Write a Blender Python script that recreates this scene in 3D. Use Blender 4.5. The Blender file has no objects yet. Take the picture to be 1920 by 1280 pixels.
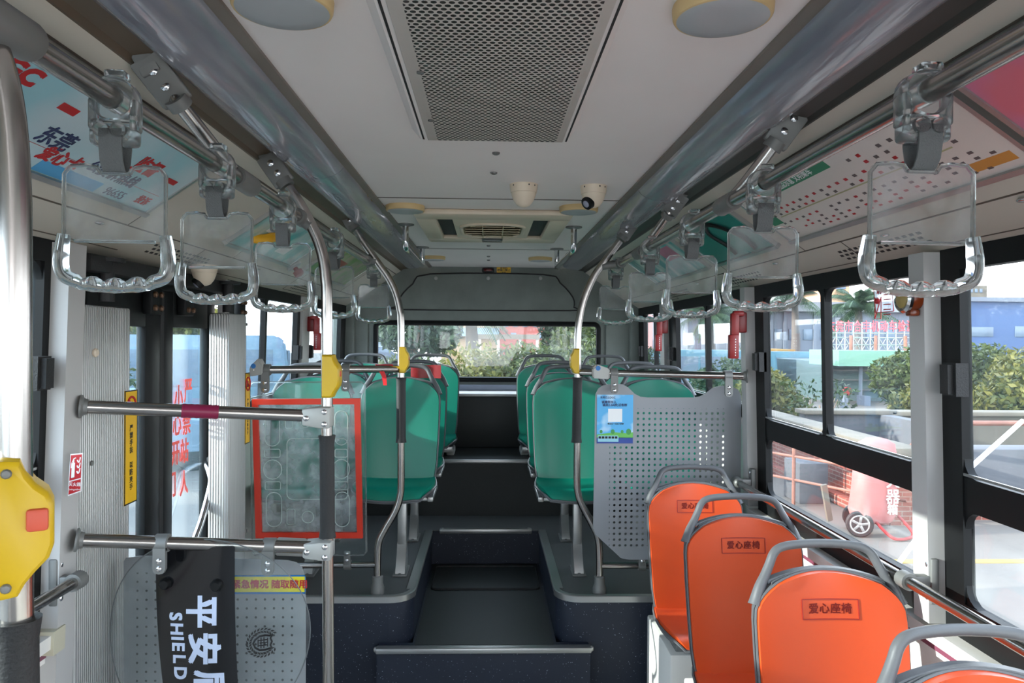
import bpy, bmesh, math, random
from mathutils import Vector, Matrix, noise
R = math.radians
SC = bpy.context.scene
COL = SC.collection
# ------------------------------------------------------------------ camera, sky, sun, exposure
CZ = 1.72                                   # eye height above the low floor (Z = 0)
FPX = 1400.0                                # focal length in pixels of a 1920 px wide frame
YAW, PITCH, ROLL = math.atan(45/FPX), -0.0054, 0.008
fw = Vector((math.sin(YAW)*math.cos(PITCH), math.cos(YAW)*math.cos(PITCH), math.sin(PITCH)))
r0 = Vector((math.cos(YAW), -math.sin(YAW), 0)); u0 = r0.cross(fw)
rt = r0*math.cos(ROLL) + u0*math.sin(ROLL); up = u0*math.cos(ROLL) - r0*math.sin(ROLL)
cam = bpy.data.objects.new('camera', bpy.data.cameras.new('camera')); COL.objects.link(cam)
cam.data.sensor_width = 36; cam.data.lens = FPX/1920*36; cam.data.clip_start = .02; cam.data.clip_end = 600
cam.matrix_world = Matrix(((rt.x, up.x, -fw.x, 0), (rt.y, up.y, -fw.y, 0), (rt.z, up.z, -fw.z, CZ), (0, 0, 0, 1)))
SC.camera = cam
def at(u, v, Y=None, X=None, Z=None):       # the point of the sight line through a pixel at a given depth, side or height
    d = fw + rt*((u-960)/FPX) + up*((640-v)/FPX)
    t = Y/d.y if Y is not None else X/d.x if X is not None else (Z-CZ)/d.z
    return Vector((0, 0, CZ)) + d*t

w = bpy.data.worlds.new('sky'); SC.world = w; w.use_nodes = True
nt = w.node_tree; bg = nt.nodes['Background']
tc = nt.nodes.new('ShaderNodeTexCoord'); sx = nt.nodes.new('ShaderNodeSeparateXYZ'); rp = nt.nodes.new('ShaderNodeValToRGB')
nt.links.new(tc.outputs['Generated'], sx.inputs[0]); nt.links.new(sx.outputs['Z'], rp.inputs[0]); nt.links.new(rp.outputs[0], bg.inputs[0])
rp.color_ramp.elements[0].position = 0.0; rp.color_ramp.elements[0].color = (.92, .94, .97, 1)
rp.color_ramp.elements[1].position = .7; rp.color_ramp.elements[1].color = (.60, .72, .90, 1)
e = rp.color_ramp.elements.new(.15); e.color = (.84, .90, .97, 1)
bg.inputs[1].default_value = 1.75
sun = bpy.data.objects.new('sun', bpy.data.lights.new('sun', 'SUN')); COL.objects.link(sun)
sun.data.energy = 2.9; sun.data.color = (1.0, .93, .82); sun.data.angle = R(.6)
SUN = Vector((.95, .14, -.27)).normalized()
sun.rotation_euler = SUN.to_track_quat('-Z', 'Y').to_euler()
SC.view_settings.view_transform = 'Standard'; SC.view_settings.look = 'None'
SC.view_settings.gamma = 1; SC.view_settings.use_curve_mapping = False
SC.view_settings.exposure = 2.12
SC.cycles.max_bounces = 14; SC.cycles.diffuse_bounces = 7; SC.cycles.transparent_max_bounces = 40
SC.cycles.caustics_reflective = False; SC.cycles.caustics_refractive = False
SC.cycles.sample_clamp_indirect = 6

# ------------------------------------------------------------------ materials
def lin(c):
    return tuple(((x/255)/12.92 if x/255 <= .04045 else ((x/255+.055)/1.055)**2.4) for x in c)
class NT:
    def __init__(s, name):
        s.m = bpy.data.materials.new(name); s.m.use_nodes = True; s.t = s.m.node_tree; s.t.nodes.clear()
        s.out = s.n('ShaderNodeOutputMaterial'); s.c = None
    def n(s, kind, **k):
        x = s.t.nodes.new(kind)
        for a, b in k.items(): setattr(x, a, b)
        return x
    def l(s, a, b): s.t.links.new(a, b)
    def put(s, sock, v):
        if isinstance(v, bpy.types.NodeSocket): s.l(v, sock)
        else: sock.default_value = v
    def coord(s):
        if not s.c: s.c = s.n('ShaderNodeTexCoord')
        return s.c.outputs['Object']
    def xyz(s):
        x = s.n('ShaderNodeSeparateXYZ'); s.l(s.coord(), x.inputs[0]); return x.outputs
    def ma(s, op, a, b=0.0, c=0.0):
        x = s.n('ShaderNodeMath', operation=op); s.put(x.inputs[0], a); s.put(x.inputs[1], b); s.put(x.inputs[2], c); return x.outputs[0]
    def mix(s, f, a, b):
        x = s.n('ShaderNodeMix', data_type='RGBA'); s.put(x.inputs[0], f)
        for i, v in ((6, a), (7, b)): s.put(x.inputs[i], v if isinstance(v, bpy.types.NodeSocket) else tuple(v)[:3]+(1,))
        return x.outputs[2]
    def noise(s, scale, detail=4, vec=None):
        x = s.n('ShaderNodeTexNoise'); x.inputs['Scale'].default_value = scale; x.inputs['Detail'].default_value = detail
        s.l(vec or s.coord(), x.inputs['Vector']); return x.outputs['Fac']
    def ramp(s, f, a, b):
        x = s.n('ShaderNodeMapRange'); s.put(x.inputs[0], f); x.inputs[1].default_value = a; x.inputs[2].default_value = b; return x.outputs[0]
    def bump(s, h, strength, dist=.01):
        x = s.n('ShaderNodeBump'); x.inputs['Strength'].default_value = strength; x.inputs['Distance'].default_value = dist; s.l(h, x.inputs['Height']); return x.outputs[0]
    def bsdf(s, col, rough=.5, metal=0.0, spec=.5, bump=None, **k):
        x = s.n('ShaderNodeBsdfPrincipled'); s.put(x.inputs['Base Color'], col if isinstance(col, bpy.types.NodeSocket) else tuple(col)[:3]+(1,))
        s.put(x.inputs['Roughness'], rough); s.put(x.inputs['Metallic'], metal); x.inputs['Specular IOR Level'].default_value = spec
        if bump: s.l(bump, x.inputs['Normal'])
        for a, b in k.items(): s.put(x.inputs[a.replace('_', ' ')], b)
        return x.outputs[0]
    def mixs(s, f, a, b):
        x = s.n('ShaderNodeMixShader'); s.put(x.inputs[0], f); s.l(a, x.inputs[1]); s.l(b, x.inputs[2]); return x.outputs[0]
    def end(s, sh): s.l(sh, s.out.inputs[0]); return s.m
def M(name, col, rough=.5, metal=0.0, var=.07, scale=6, bump=0.0, bscale=60, spec=.5, **k):
    t = NT(name); c = lin(col); f = t.ramp(t.noise(scale), .3, .7)
    cc = t.mix(f, [x*(1-var) for x in c], [min(1, x*(1+var)) for x in c])
    b = t.bump(t.noise(bscale, 3), bump, .004) if bump else None
    return t.end(t.bsdf(cc, rough, metal, spec, b, **k))
def pane(name, tint, dust_haze=.05, dcol=(.8, .85, .9)):
    t = NT(name); tr = t.n('ShaderNodeBsdfTransparent'); tr.inputs[0].default_value = tuple(math.sqrt(x) for x in tint)+(1,)
    gl = t.n('ShaderNodeBsdfGlossy'); gl.inputs['Roughness'].default_value = .02
    lw = t.n('ShaderNodeLayerWeight'); fr = t.ma('ADD', t.ma('MULTIPLY', t.ma('POWER', lw.outputs['Facing'], 4.0), .55), .025)
    df = t.n('ShaderNodeBsdfDiffuse'); df.inputs[0].default_value = tuple(dcol)+(1,)
    a = t.mixs(fr, tr.outputs[0], gl.outputs[0])
    return t.end(t.mixs(t.ma('MULTIPLY', t.ramp(t.noise(3), .3, .75), dust_haze), a, df.outputs[0]))  # pale diffuse film: dirt on the glass, plus its washed-out haze painted in
def clear(name, tint, edge, rough=.06, base=.1):       # clear plastic: sheen and light caught at its edges
    t = NT(name); tr = t.n('ShaderNodeBsdfTransparent'); tr.inputs[0].default_value = tuple(tint)+(1,)
    gl = t.n('ShaderNodeBsdfGlossy'); gl.inputs['Roughness'].default_value = rough; gl.inputs[0].default_value = (.95, .97, 1, 1)
    df = t.n('ShaderNodeBsdfTranslucent'); df.inputs[0].default_value = (.85, .88, .9, 1)
    d2 = t.n('ShaderNodeBsdfDiffuse'); d2.inputs[0].default_value = (.8, .83, .85, 1)
    lw = t.n('ShaderNodeLayerWeight'); fr = t.ma('ADD', t.ma('MULTIPLY', t.ma('POWER', lw.outputs['Facing'], 2.2), edge*2.4), .03)
    body = t.mixs(t.ma('MULTIPLY', t.ramp(t.noise(14), .3, .8), base), tr.outputs[0], t.mixs(.5, df.outputs[0], d2.outputs[0]))
    return t.end(t.mixs(fr, body, gl.outputs[0]))
def perf(name, col, pitch, rad, a0, a1, lim, dark=None, stagger=False, rough=.45, metal=0.0):
    # a sheet with a grid of round holes in its own plane (object axes a0, a1 inside lim)
    t = NT(name); c = t.xyz(); x, y = c[a0], c[a1]; px, py = pitch
    if stagger:
        row = t.ma('FLOOR', t.ma('DIVIDE', y, py)); x = t.ma('ADD', x, t.ma('MULTIPLY', t.ma('ABSOLUTE', t.ma('MODULO', row, 2.0)), px/2))
    fx = t.ma('MULTIPLY', t.ma('SUBTRACT', t.ma('FRACT', t.ma('DIVIDE', x, px)), .5), px)
    fy = t.ma('MULTIPLY', t.ma('SUBTRACT', t.ma('FRACT', t.ma('DIVIDE', y, py)), .5), py)
    h = t.ma('LESS_THAN', t.ma('SQRT', t.ma('ADD', t.ma('MULTIPLY', fx, fx), t.ma('MULTIPLY', fy, fy))), rad)
    tot = None
    for (x0, x1, y0, y1) in lim:
        m = t.ma('MULTIPLY', t.ma('MULTIPLY', t.ma('GREATER_THAN', c[a0], x0), t.ma('LESS_THAN', c[a0], x1)),
                 t.ma('MULTIPLY', t.ma('GREATER_THAN', c[a1], y0), t.ma('LESS_THAN', c[a1], y1)))
        tot = m if tot is None else t.ma('MAXIMUM', tot, m)
    h = t.ma('MULTIPLY', h, tot)
    cl = lin(col); f = t.ramp(t.noise(3), .3, .7); base = t.mix(f, [k*.94 for k in cl], cl)
    if dark is not None:
        return t.end(t.bsdf(t.mix(h, base, lin(dark)), rough, metal))
    tr = t.n('ShaderNodeBsdfTransparent')
    return t.end(t.mixs(h, t.bsdf(base, rough, metal), tr.outputs[0]))

m_ceil = M('ceiling_white', (236, 229, 225), .5, var=.03, scale=2)
m_duct = None
def duct_mat():
    t = NT('duct_film'); s = t.n('ShaderNodeMapping'); s.inputs['Scale'].default_value = (9, 1.3, 9); t.l(t.coord(), s.inputs[0])
    f = t.noise(2.2, 3, s.outputs[0]); c = t.mix(t.ramp(f, .35, .65), lin((128, 129, 140)), lin((146, 146, 154)))
    return t.end(t.bsdf(c, .2, 0, .55, t.bump(f, .35, .02), Coat_Weight=.5, Coat_Roughness=.06))
m_duct = duct_mat()
m_trimgrey = M('warm_grey_trim', (120, 112, 104), .5)
m_channel = M('dark_channel', (84, 74, 64), .6, var=.15)
m_cream = M('cream_panel', (206, 198, 184), .5, var=.04, scale=2)
m_wall = M('pale_grey_panel', (226, 222, 216), .45, var=.03, scale=2)
m_pillar = M('pillar_paint', (186, 184, 182), .42, var=.04, scale=3)
m_black = M('black_frame', (20, 21, 22), .5, var=.2, spec=.2)
m_blackr = M('black_rubber', (26, 26, 27), .62, var=.2, bump=.3, bscale=220)
m_back = M('felt_grey', (122, 128, 124), .85, var=.12, scale=5, bump=.35, bscale=90)
m_steel = M('brushed_steel', (172, 167, 163), .22, 1.0, var=.05, scale=3)
m_chrome = M('chrome', (225, 225, 228), .08, 1.0, var=.02)
m_alu = M('aluminium', (176, 176, 174), .36, .85, var=.05)
m_brak = M('cast_grey', (118, 118, 116), .48, .25, var=.08)
m_brakl = M('pale_cast_grey', (168, 168, 164), .45, .2, var=.05)
m_yel = M('yellow_plastic', (206, 168, 16), .38, var=.05)
m_red = M('red_plastic', (138, 20, 22), .4, var=.05)
m_redb = M('worn_red_button', (206, 84, 60), .5)
m_green = M('teal_plastic', (10, 118, 98), .3, var=.06, scale=2, Coat_Weight=.15, Coat_Roughness=.2)
m_orange = M('orange_plastic', (208, 74, 28), .34, var=.05, scale=2, Coat_Weight=.12, Coat_Roughness=.25)
m_shell = M('grey_shell', (92, 93, 96), .42, var=.05, bump=.08, bscale=300)
m_shell2 = M('grey_rim', (150, 152, 154), .4, var=.05)
m_web = M('grey_webbing', (98, 100, 100), .8, var=.15, bump=.5, bscale=400)
m_clear = clear('clear_plastic', (.93, .94, .935), .1, base=.3)
m_clearg = M('clear_plastic_thick', (226, 230, 230), .10, var=.01, Transmission_Weight=.90, IOR=1.34)
m_acryl = clear('clear_acrylic', (.95, .98, .97), .06, base=.12)
m_acryl2 = clear('frosted_acrylic', (.93, .95, .94), .06, .15, base=.6)
m_glassR = pane('window_glass', (.90, .94, .95), .10)
m_glassL = pane('blue_tinted_glass', (.74, .87, .93), .12, (.55, .75, .88))
m_glassB = pane('rear_glass', (.88, .93, .94), .13)
m_maroon = M('maroon_tape', (126, 26, 62), .35)
m_tapered = M('red_tape', (160, 18, 26), .3)
m_ivory = M('ivory_plastic', (222, 206, 184), .4, var=.03)
m_tan = M('tan_lamp_rim', (206, 178, 128), .5)
m_lens = M('lamp_lens', (168, 172, 174), .35, var=.06)
m_white = M('white_print', (240, 240, 240), .5, var=.02)
m_ink = M('black_ink', (16, 16, 18), .5)
m_redink = M('red_ink', (186, 30, 36), .5)
m_maroonink = M('dark_red_ink', (150, 34, 24), .5)
m_brightred = M('bright_red_letters', (255, 78, 66), .5)  # plain bright red of the door lettering
m_ystick = M('yellow_sticker', (236, 184, 22), .4)
m_blue = M('sticker_blue', (30, 110, 180), .4)
def speckle(name, col, dot, amt, scale):
    t = NT(name); v = t.n('ShaderNodeTexVoronoi'); v.inputs['Scale'].default_value = scale; t.l(t.coord(), v.inputs[0])
    sz = t.ma('MULTIPLY', t.noise(scale*.31, 2), amt); m = t.ma('LESS_THAN', v.outputs['Distance'], t.ma('SUBTRACT', sz, amt*.36))
    f = t.ramp(t.noise(3), .3, .7); c = lin(col)
    return t.end(t.bsdf(t.mix(m, t.mix(f, [x*.85 for x in c], c), lin(dot)), .5, 0, .4))
m_vinyl = speckle('navy_speckled_vinyl', (38, 44, 58), (170, 176, 190), .55, 95)
m_floor = speckle('pale_bounce_floor_vinyl', (168, 168, 166), (200, 200, 200), .3, 120)  # floor out of view, made pale to bounce light up to the ceiling
m_deck = speckle('grey_speckled_vinyl', (92, 93, 93), (120, 122, 124), .3, 120)
m_carpet = speckle('dark_speckled_cover', (40, 44, 44), (96, 100, 100), .42, 140)
def ribbed():
    t = NT('ribbed_aluminium'); c = t.xyz(); s = t.ma('ADD', c[0], c[1])
    wv = t.ma('SINE', t.ma('MULTIPLY', s, 2*math.pi/.011)); g = t.ramp(t.noise(8), .35, .6)
    return t.end(t.bsdf(t.mix(t.ramp(wv, .2, 1), lin((190, 190, 188)), lin((162, 162, 160))), .4, .35, .5, t.bump(wv, .6, .003)))
m_rib = ribbed()

# ------------------------------------------------------------------ mesh helpers
class MB:
    def __init__(s): s.bm = bmesh.new()
    def box(s, x0, x1, y0, y1, z0, z1, bev=0.0, seg=2):
        m = Matrix.Translation(((x0+x1)/2, (y0+y1)/2, (z0+z1)/2)) @ Matrix.Diagonal((abs(x1-x0), abs(y1-y0), abs(z1-z0), 1))
        r = bmesh.ops.create_cube(s.bm, size=1, matrix=m)
        if bev:
            ed = list({e for v in r['verts'] for e in v.link_edges})
            bmesh.ops.bevel(s.bm, geom=ed, offset=bev, segments=seg, affect='EDGES', profile=.5)
        return s
    def obox(s, c, ax, ay, az, bev=0.0, seg=2):             # box on three half-axis vectors
        m = Matrix(((ax.x, ay.x, az.x, c.x), (ax.y, ay.y, az.y, c.y), (ax.z, ay.z, az.z, c.z), (0, 0, 0, 1)))
        t = MB(); la, lb, lc = ax.length, ay.length, az.length
        t.box(-la, la, -lb, lb, -lc, lc, bev, seg)
        q = Matrix(((ax.x/la, ay.x/lb, az.x/lc, c.x), (ax.y/la, ay.y/lb, az.y/lc, c.y), (ax.z/la, ay.z/lb, az.z/lc, c.z), (0, 0, 0, 1)))
        return s.add(t, q)
    def add(s, o, m=None):
        if m is not None: o.bm.transform(m)
        me = bpy.data.meshes.new('t'); o.bm.to_mesh(me); o.bm.free(); s.bm.from_mesh(me); bpy.data.meshes.remove(me); return s
    def hexa(s, p):
        v = [s.bm.verts.new(q) for q in p]
        for f in ((0, 1, 2, 3), (7, 6, 5, 4), (0, 4, 5, 1), (1, 5, 6, 2), (2, 6, 7, 3), (3, 7, 4, 0)): s.bm.faces.new([v[i] for i in f])
        return s
    def prism(s, pts, vec):
        vec = Vector(vec); a = [s.bm.verts.new(p) for p in pts]; b = [s.bm.verts.new(Vector(p)+vec) for p in pts]; n = len(a)
        fs = [s.bm.faces.new(a), s.bm.faces.new(b[::-1])]
        for i in range(n): fs.append(s.bm.faces.new((a[i], b[i], b[(i+1) % n], a[(i+1) % n])))
        bmesh.ops.recalc_face_normals(s.bm, faces=fs); return s
    def tube(s, pts, r, n=14, closed=False, flat=1.0, cap=True, ref=None):
        pts = [Vector(p) for p in pts]; k = len(pts); rs = r if isinstance(r, (list, tuple)) else [r]*k
        tan = []
        for i in range(k):
            a = pts[(i-1) % k] if closed or i > 0 else pts[i]; b = pts[(i+1) % k] if closed or i < k-1 else pts[i]
            tan.append((b-a).normalized())
        nrm = (ref or Vector((0, 0, 1)))
        if abs(nrm.dot(tan[0])) > .95: nrm = Vector((1, 0, 0))
        nrm = (nrm-tan[0]*nrm.dot(tan[0])).normalized(); rings = []
        for i in range(k):
            nrm = (nrm-tan[i]*nrm.dot(tan[i])).normalized(); bi = tan[i].cross(nrm)
            rings.append([s.bm.verts.new(pts[i]+(nrm*math.cos(2*math.pi*j/n)+bi*math.sin(2*math.pi*j/n)*flat)*rs[i]) for j in range(n)])
        for i in range(k if closed else k-1):
            a, b = rings[i], rings[(i+1) % k]
            for j in range(n): s.bm.faces.new((a[j], a[(j+1) % n], b[(j+1) % n], b[j]))
        if cap and not closed: s.bm.faces.new(rings[0][::-1]); s.bm.faces.new(rings[-1])
        return s
    def cyl(s, a, b, r, n=18): return s.tube([a, b], r, n)
    def lathe(s, prof, c, axis=(0, 0, 1), n=28):
        ax = Vector(axis).normalized(); c = Vector(c); x = ax.orthogonal().normalized(); y = ax.cross(x); rings = []
        for (r, h) in prof:
            if r < 1e-6: rings.append([s.bm.verts.new(c+ax*h)])
            else: rings.append([s.bm.verts.new(c+ax*h+(x*math.cos(2*math.pi*j/n)+y*math.sin(2*math.pi*j/n))*r) for j in range(n)])
        for a, b in zip(rings, rings[1:]):
            for j in range(n):
                q = [a[j % len(a)], a[(j+1) % len(a)], b[(j+1) % len(b)], b[j % len(b)]]; u = []
                for z in q:
                    if z not in u: u.append(z)
                if len(u) > 2: s.bm.faces.new(u)
        for g, rev in ((rings[0], True), (rings[-1], False)):
            if len(g) > 2: s.bm.faces.new(g[::-1] if rev else g)
        return s
    def ball(s, c, r, sc=(1, 1, 1), u=18, v=12):
        bmesh.ops.create_uvsphere(s.bm, u_segments=u, v_segments=v, radius=r, matrix=Matrix.Translation(c) @ Matrix.Diagonal((*sc, 1))); return s
    def solid(s, front, back):                                # closed slab from two grids of points
        A = [[s.bm.verts.new(p) for p in row] for row in front]; B = [[s.bm.verts.new(p) for p in row] for row in back]; m, n = len(A), len(A[0]); fs = []
        for i in range(m-1):
            for j in range(n-1):
                fs.append(s.bm.faces.new((A[i][j], A[i][j+1], A[i+1][j+1], A[i+1][j]))); fs.append(s.bm.faces.new((B[i][j], B[i+1][j], B[i+1][j+1], B[i][j+1])))
        loop = [(0, j) for j in range(n)] + [(i, n-1) for i in range(1, m)] + [(m-1, j) for j in range(n-2, -1, -1)] + [(i, 0) for i in range(m-2, 0, -1)]
        for (a, b), (c, d) in zip(loop, loop[1:]+loop[:1]): fs.append(s.bm.faces.new((A[a][b], B[a][b], B[c][d], A[c][d])))
        bmesh.ops.recalc_face_normals(s.bm, faces=fs); return s
def curve(pts, k=6, closed=False):                          # Catmull-Rom through points
    p = [Vector(q) for q in pts]; n = len(p); out = []
    for i in range(n if closed else n-1):
        g = (lambda j: p[j % n]) if closed else (lambda j: p[max(0, min(n-1, j))])
        a, b, c, d = g(i-1), g(i), g(i+1), g(i+2)
        for t in range(k):
            t /= k; out.append(.5*((2*b)+(c-a)*t+(2*a-5*b+4*c-d)*t*t+(3*b-a-3*c+d)*t**3))
    if not closed: out.append(p[-1])
    return out
def rrect(x0, x1, y0, y1, r, k=5):
    o = []
    for cx, cy, a in ((x1-r, y1-r, 0), (x0+r, y1-r, 90), (x0+r, y0+r, 180), (x1-r, y0+r, 270)):
        for i in range(k+1): t = R(a+90*i/k); o.append((cx+r*math.cos(t), cy+r*math.sin(t)))
    return o
def wpos(o):
    p = Vector((0, 0, 0))
    while o: p = p+o.location; o = o.parent
    return p
def tag(o, label=None, cat=None, group=None, kind=None):
    if label: o['label'] = label
    if cat: o['category'] = cat
    if group: o['group'] = group
    if kind: o['kind'] = kind
    return o
def thing(name, loc, label=None, cat=None, group=None, kind=None):
    o = bpy.data.objects.new(name, None); o.empty_display_size = .05; COL.objects.link(o); o.location = loc
    return tag(o, label, cat, group, kind)
def obj(name, mb, mat, parent=None, label=None, cat=None, group=None, kind=None, ang=38):
    bm = mb.bm
    if parent: off = wpos(parent)
    else:
        xs = [v.co for v in bm.verts]; off = Vector(((min(v.x for v in xs)+max(v.x for v in xs))/2, (min(v.y for v in xs)+max(v.y for v in xs))/2, min(v.z for v in xs)))
    bmesh.ops.translate(bm, verts=bm.verts, vec=-off)
    me = bpy.data.meshes.new(name); bm.to_mesh(me); bm.free()
    me.polygons.foreach_set('use_smooth', [True]*len(me.polygons)); me.set_sharp_from_angle(angle=R(ang)); me.materials.append(mat)
    o = bpy.data.objects.new(name, me); COL.objects.link(o)
    if parent: o.parent = parent
    else: o.location = off
    return tag(o, label, cat, group, kind)
_obj = obj
SPLIT = {'bolt', 'screw', 'knob', 'latch_knob', 'drawn_tree', 'drawn_window'}
def obj(name, mb, mat, parent=None, *a, **k):               # loose bolts, screws and knobs become parts of their own
    if name not in SPLIT: return _obj(name, mb, mat, parent, *a, **k)
    todo = set(mb.bm.verts); groups = []
    while todo:
        st = [todo.pop()]; g = {st[0]}
        while st:
            for e in st.pop().link_edges:
                for v in e.verts:
                    if v in todo: todo.discard(v); g.add(v); st.append(v)
        groups.append(g)
    groups.sort(key=lambda g: tuple(round(x, 4) for x in min(g, key=lambda v: tuple(v.co)).co)); out = None
    for g in groups:
        m = MB(); mp = {v: m.bm.verts.new(v.co) for v in g}
        for f in {f for v in g for f in v.link_faces}: m.bm.faces.new([mp[v] for v in f.verts])
        out = _obj(name, m, mat, parent, *a, **k)
    mb.bm.free(); return out
def copy_tree(o, parent=None):
    c = o.copy(); COL.objects.link(c); c.parent = parent
    for ch in o.children: copy_tree(ch, c)
    return c
def text(body, size, o, xd, yd, bold=0.0, depth=.0006, align='CENTER', sx=1.0, fn=None):
    cu = bpy.data.curves.new('t', 'FONT'); cu.body = body; cu.size = size; cu.align_x = align; cu.align_y = 'CENTER'; cu.extrude = depth; cu.resolution_u = 3
    ob = bpy.data.objects.new('t', cu); COL.objects.link(ob)
    me = bpy.data.meshes.new_from_object(ob.evaluated_get(bpy.context.evaluated_depsgraph_get()))
    bpy.data.objects.remove(ob); bpy.data.curves.remove(cu)
    xd, yd, o = Vector(xd).normalized(), Vector(yd).normalized(), Vector(o); zd = xd.cross(yd)
    t = MB(); b = bold*size                                  # a bold stroke is the same letter laid again a hair to each side
    for k, (dx, dy) in enumerate(((0, 0), (b, b), (-b, b), (b, -b), (-b, -b)) if b else ((0, 0),)):
        q = bmesh.new(); q.from_mesh(me)
        q.transform(Matrix.Translation((dx, dy, depth*.05*k)) @ Matrix.Diagonal((sx, 1, 1, 1))); m2 = bpy.data.meshes.new('t2'); q.to_mesh(m2); q.free(); t.bm.from_mesh(m2); bpy.data.meshes.remove(m2)
    bpy.data.meshes.remove(me)
    t.bm.transform(Matrix(((xd.x, yd.x, zd.x, o.x), (xd.y, yd.y, zd.y, o.y), (xd.z, yd.z, zd.z, o.z), (0, 0, 0, 1))))
    if fn:
        for v in t.bm.verts: v.co = fn(v.co)
    return t
def screws(mb, pts, d, r=.006):
    d = Vector(d).normalized()
    for p in pts: mb.lathe([(r, 0), (r, .002), (r*.7, .0045), (0, .0055)], p, d, 10)
    return mb
# ------------------------------------------------------------------ the bus body (z below is measured from the eye height)
X0 = .042
def Zf(z): return z+CZ
def wx(s, z, d=0.0): return X0+s*(1.25-.028*z-d)            # side wall plane, leaning out towards the floor; d = inwards
def wb(mb, s, y0, y1, z0, z1, d0, d1):
    p = []
    for y in (y0, y1):
        p += [(wx(s, z0, d0), y, Zf(z0)), (wx(s, z0, d1), y, Zf(z0)), (wx(s, z1, d1), y, Zf(z1)), (wx(s, z1, d0), y, Zf(z1))]
    t = MB().hexa(p); bmesh.ops.recalc_face_normals(t.bm, faces=t.bm.faces); return mb.add(t)
def xz(pts, y0, y1, s=1): return MB().prism([(X0+s*x, y0, Zf(z)) for x, z in pts], (0, y1-y0, 0))
YF, YB = -3.2, 6.4
ST = 'structure'
obj('floor', MB().box(-1.29, 1.36, YF, 3.66, Zf(-1.77), Zf(-1.72)), m_floor, kind=ST)
def deck_outline(o=0.0):
    p = [(-1.27, 3.67+o), (-.48, 3.67+o)]
    for i in range(7): t = R(-90+90*i/6); p.append((-.48+(.12-o)*math.cos(t), 3.79+(.12-o)*math.sin(t)))
    p += [(-.36-o, 4.94+o), (.35+o, 4.94+o)]
    for i in range(7): t = R(180+90*i/6); p.append((.47+(.12-o)*math.cos(t), 3.79+(.12-o)*math.sin(t)))
    p += [(1.35, 3.67+o)]
    return p
dk = deck_outline(); full = dk+[(1.35, 5.36), (-1.27, 5.36)]
fr = obj('floor_raised', MB().prism([(x, y, Zf(-1.72)) for x, y in full], (0, 0, .436)), m_vinyl, kind=ST)
dk2 = deck_outline(.004)+[(1.34, 5.355), (-1.26, 5.355)]
obj('deck_sheet', MB().prism([(x, y, Zf(-1.2838)) for x, y in dk2], (0, 0, .0045)), m_deck, fr)
def band(path, w, z0, z1):                                  # flat strip following a plan line, w to its left
    path = [Vector((x, y, 0)) for x, y in path]; F, B = [], []
    for i, p in enumerate(path):
        t = (path[min(i+1, len(path)-1)]-path[max(i-1, 0)]).normalized(); n = Vector((-t.y, t.x, 0))
        a = p-n*.006; b = p+n*w
        F.append([a+Vector((0, 0, z0)), a+Vector((0, 0, z1-.004)), a+n*.005+Vector((0, 0, z1)), b+Vector((0, 0, z1))])
        B.append([a+n*.004+Vector((0, 0, z0)), a+n*.006+Vector((0, 0, z1-.008)), a+n*.008+Vector((0, 0, z1-.005)), b+Vector((0, 0, z1-.004))])
    return MB().solid(F, B)
t1 = band(dk[:9], .022, Zf(-1.305), Zf(-1.272)); t1.add(band(dk[8:10], .042, Zf(-1.295), Zf(-1.2735)))
obj('trim_1', t1, m_alu, kind=ST)
t2 = band(dk[11:18+1], .022, Zf(-1.305), Zf(-1.272)); t2.add(band(dk[10:12], .042, Zf(-1.295), Zf(-1.2735)))
obj('trim_2', t2, m_alu, kind=ST)
rf = obj('floor_aisle', MB().box(-.358, .348, 3.62, 4.938, Zf(-1.72), Zf(-1.50)).box(-.52, .505, 3.58, 3.668, Zf(-1.72), Zf(-1.5005)), m_vinyl, kind=ST)
obj('tread_sheet', MB().box(-.345, .335, 3.63, 4.93, Zf(-1.501), Zf(-1.496)), m_carpet, rf)
h = MB().tube([(x, y, Zf(-1.495)) for x, y in rrect(-.325, .32, 4.42, 4.86, .03)], .009, 8, True, .4)
obj('hatch_frame', h, m_blackr, rf)
n1 = MB().box(-.525, .51, 3.565, 3.612, Zf(-1.515), Zf(-1.488), .006)
n1.ball((-.525, 3.588, Zf(-1.50)), .014).ball((.51, 3.588, Zf(-1.50)), .014)
obj('trim_3', n1, m_alu, kind=ST)
n2 = MB().box(-.31, .30, 4.93, 4.972, Zf(-1.30), Zf(-1.268), .006)
screws(n2, [(-.29, 4.95, Zf(-1.268)), (.28, 4.95, Zf(-1.268))], (0, 0, 1), .012)
obj('trim_4', n2, m_alu, kind=ST)
obj('floor_rear', MB().box(-1.27, 1.35, 5.36, YB, Zf(-1.72), Zf(-.886)), m_carpet, kind=ST)
obj('trim_5', MB().box(-.42, .42, 5.345, 5.385, Zf(-.905), Zf(-.878), .006), m_alu, kind=ST)

# ceiling, light-duct edges, channels, coves
ce = obj('ceiling', MB().box(X0-.55, X0+.55, YF, YB, Zf(.60), Zf(.64)), m_ceil, kind=ST)
for y in (3.24, 5.09): obj('panel_joint', MB().box(X0-.548, X0+.548, y-.003, y+.003, Zf(.5975), Zf(.6004)), m_channel, ce)
wf = MB().box(X0-1.3, X0+1.3, YF-.1, YF-.03, Zf(-1.75), Zf(-.62)).box(X0-1.3, X0+1.3, YF-.1, YF-.03, Zf(.30), Zf(.70)).box(X0-1.3, X0-1.08, YF-.1, YF-.03, Zf(-.62), Zf(.30)).box(X0+1.08, X0+1.3, YF-.1, YF-.03, Zf(-.62), Zf(.30))
obj('wall_front', wf, m_pillar, kind=ST)
obj('ceiling_roof', MB().box(X0-1.35, X0+1.35, YF-.1, YB+.1, Zf(.70), Zf(.74)), m_cream, kind=ST)
COVE = lambda x: .563-.688*(x-.785)
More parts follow.
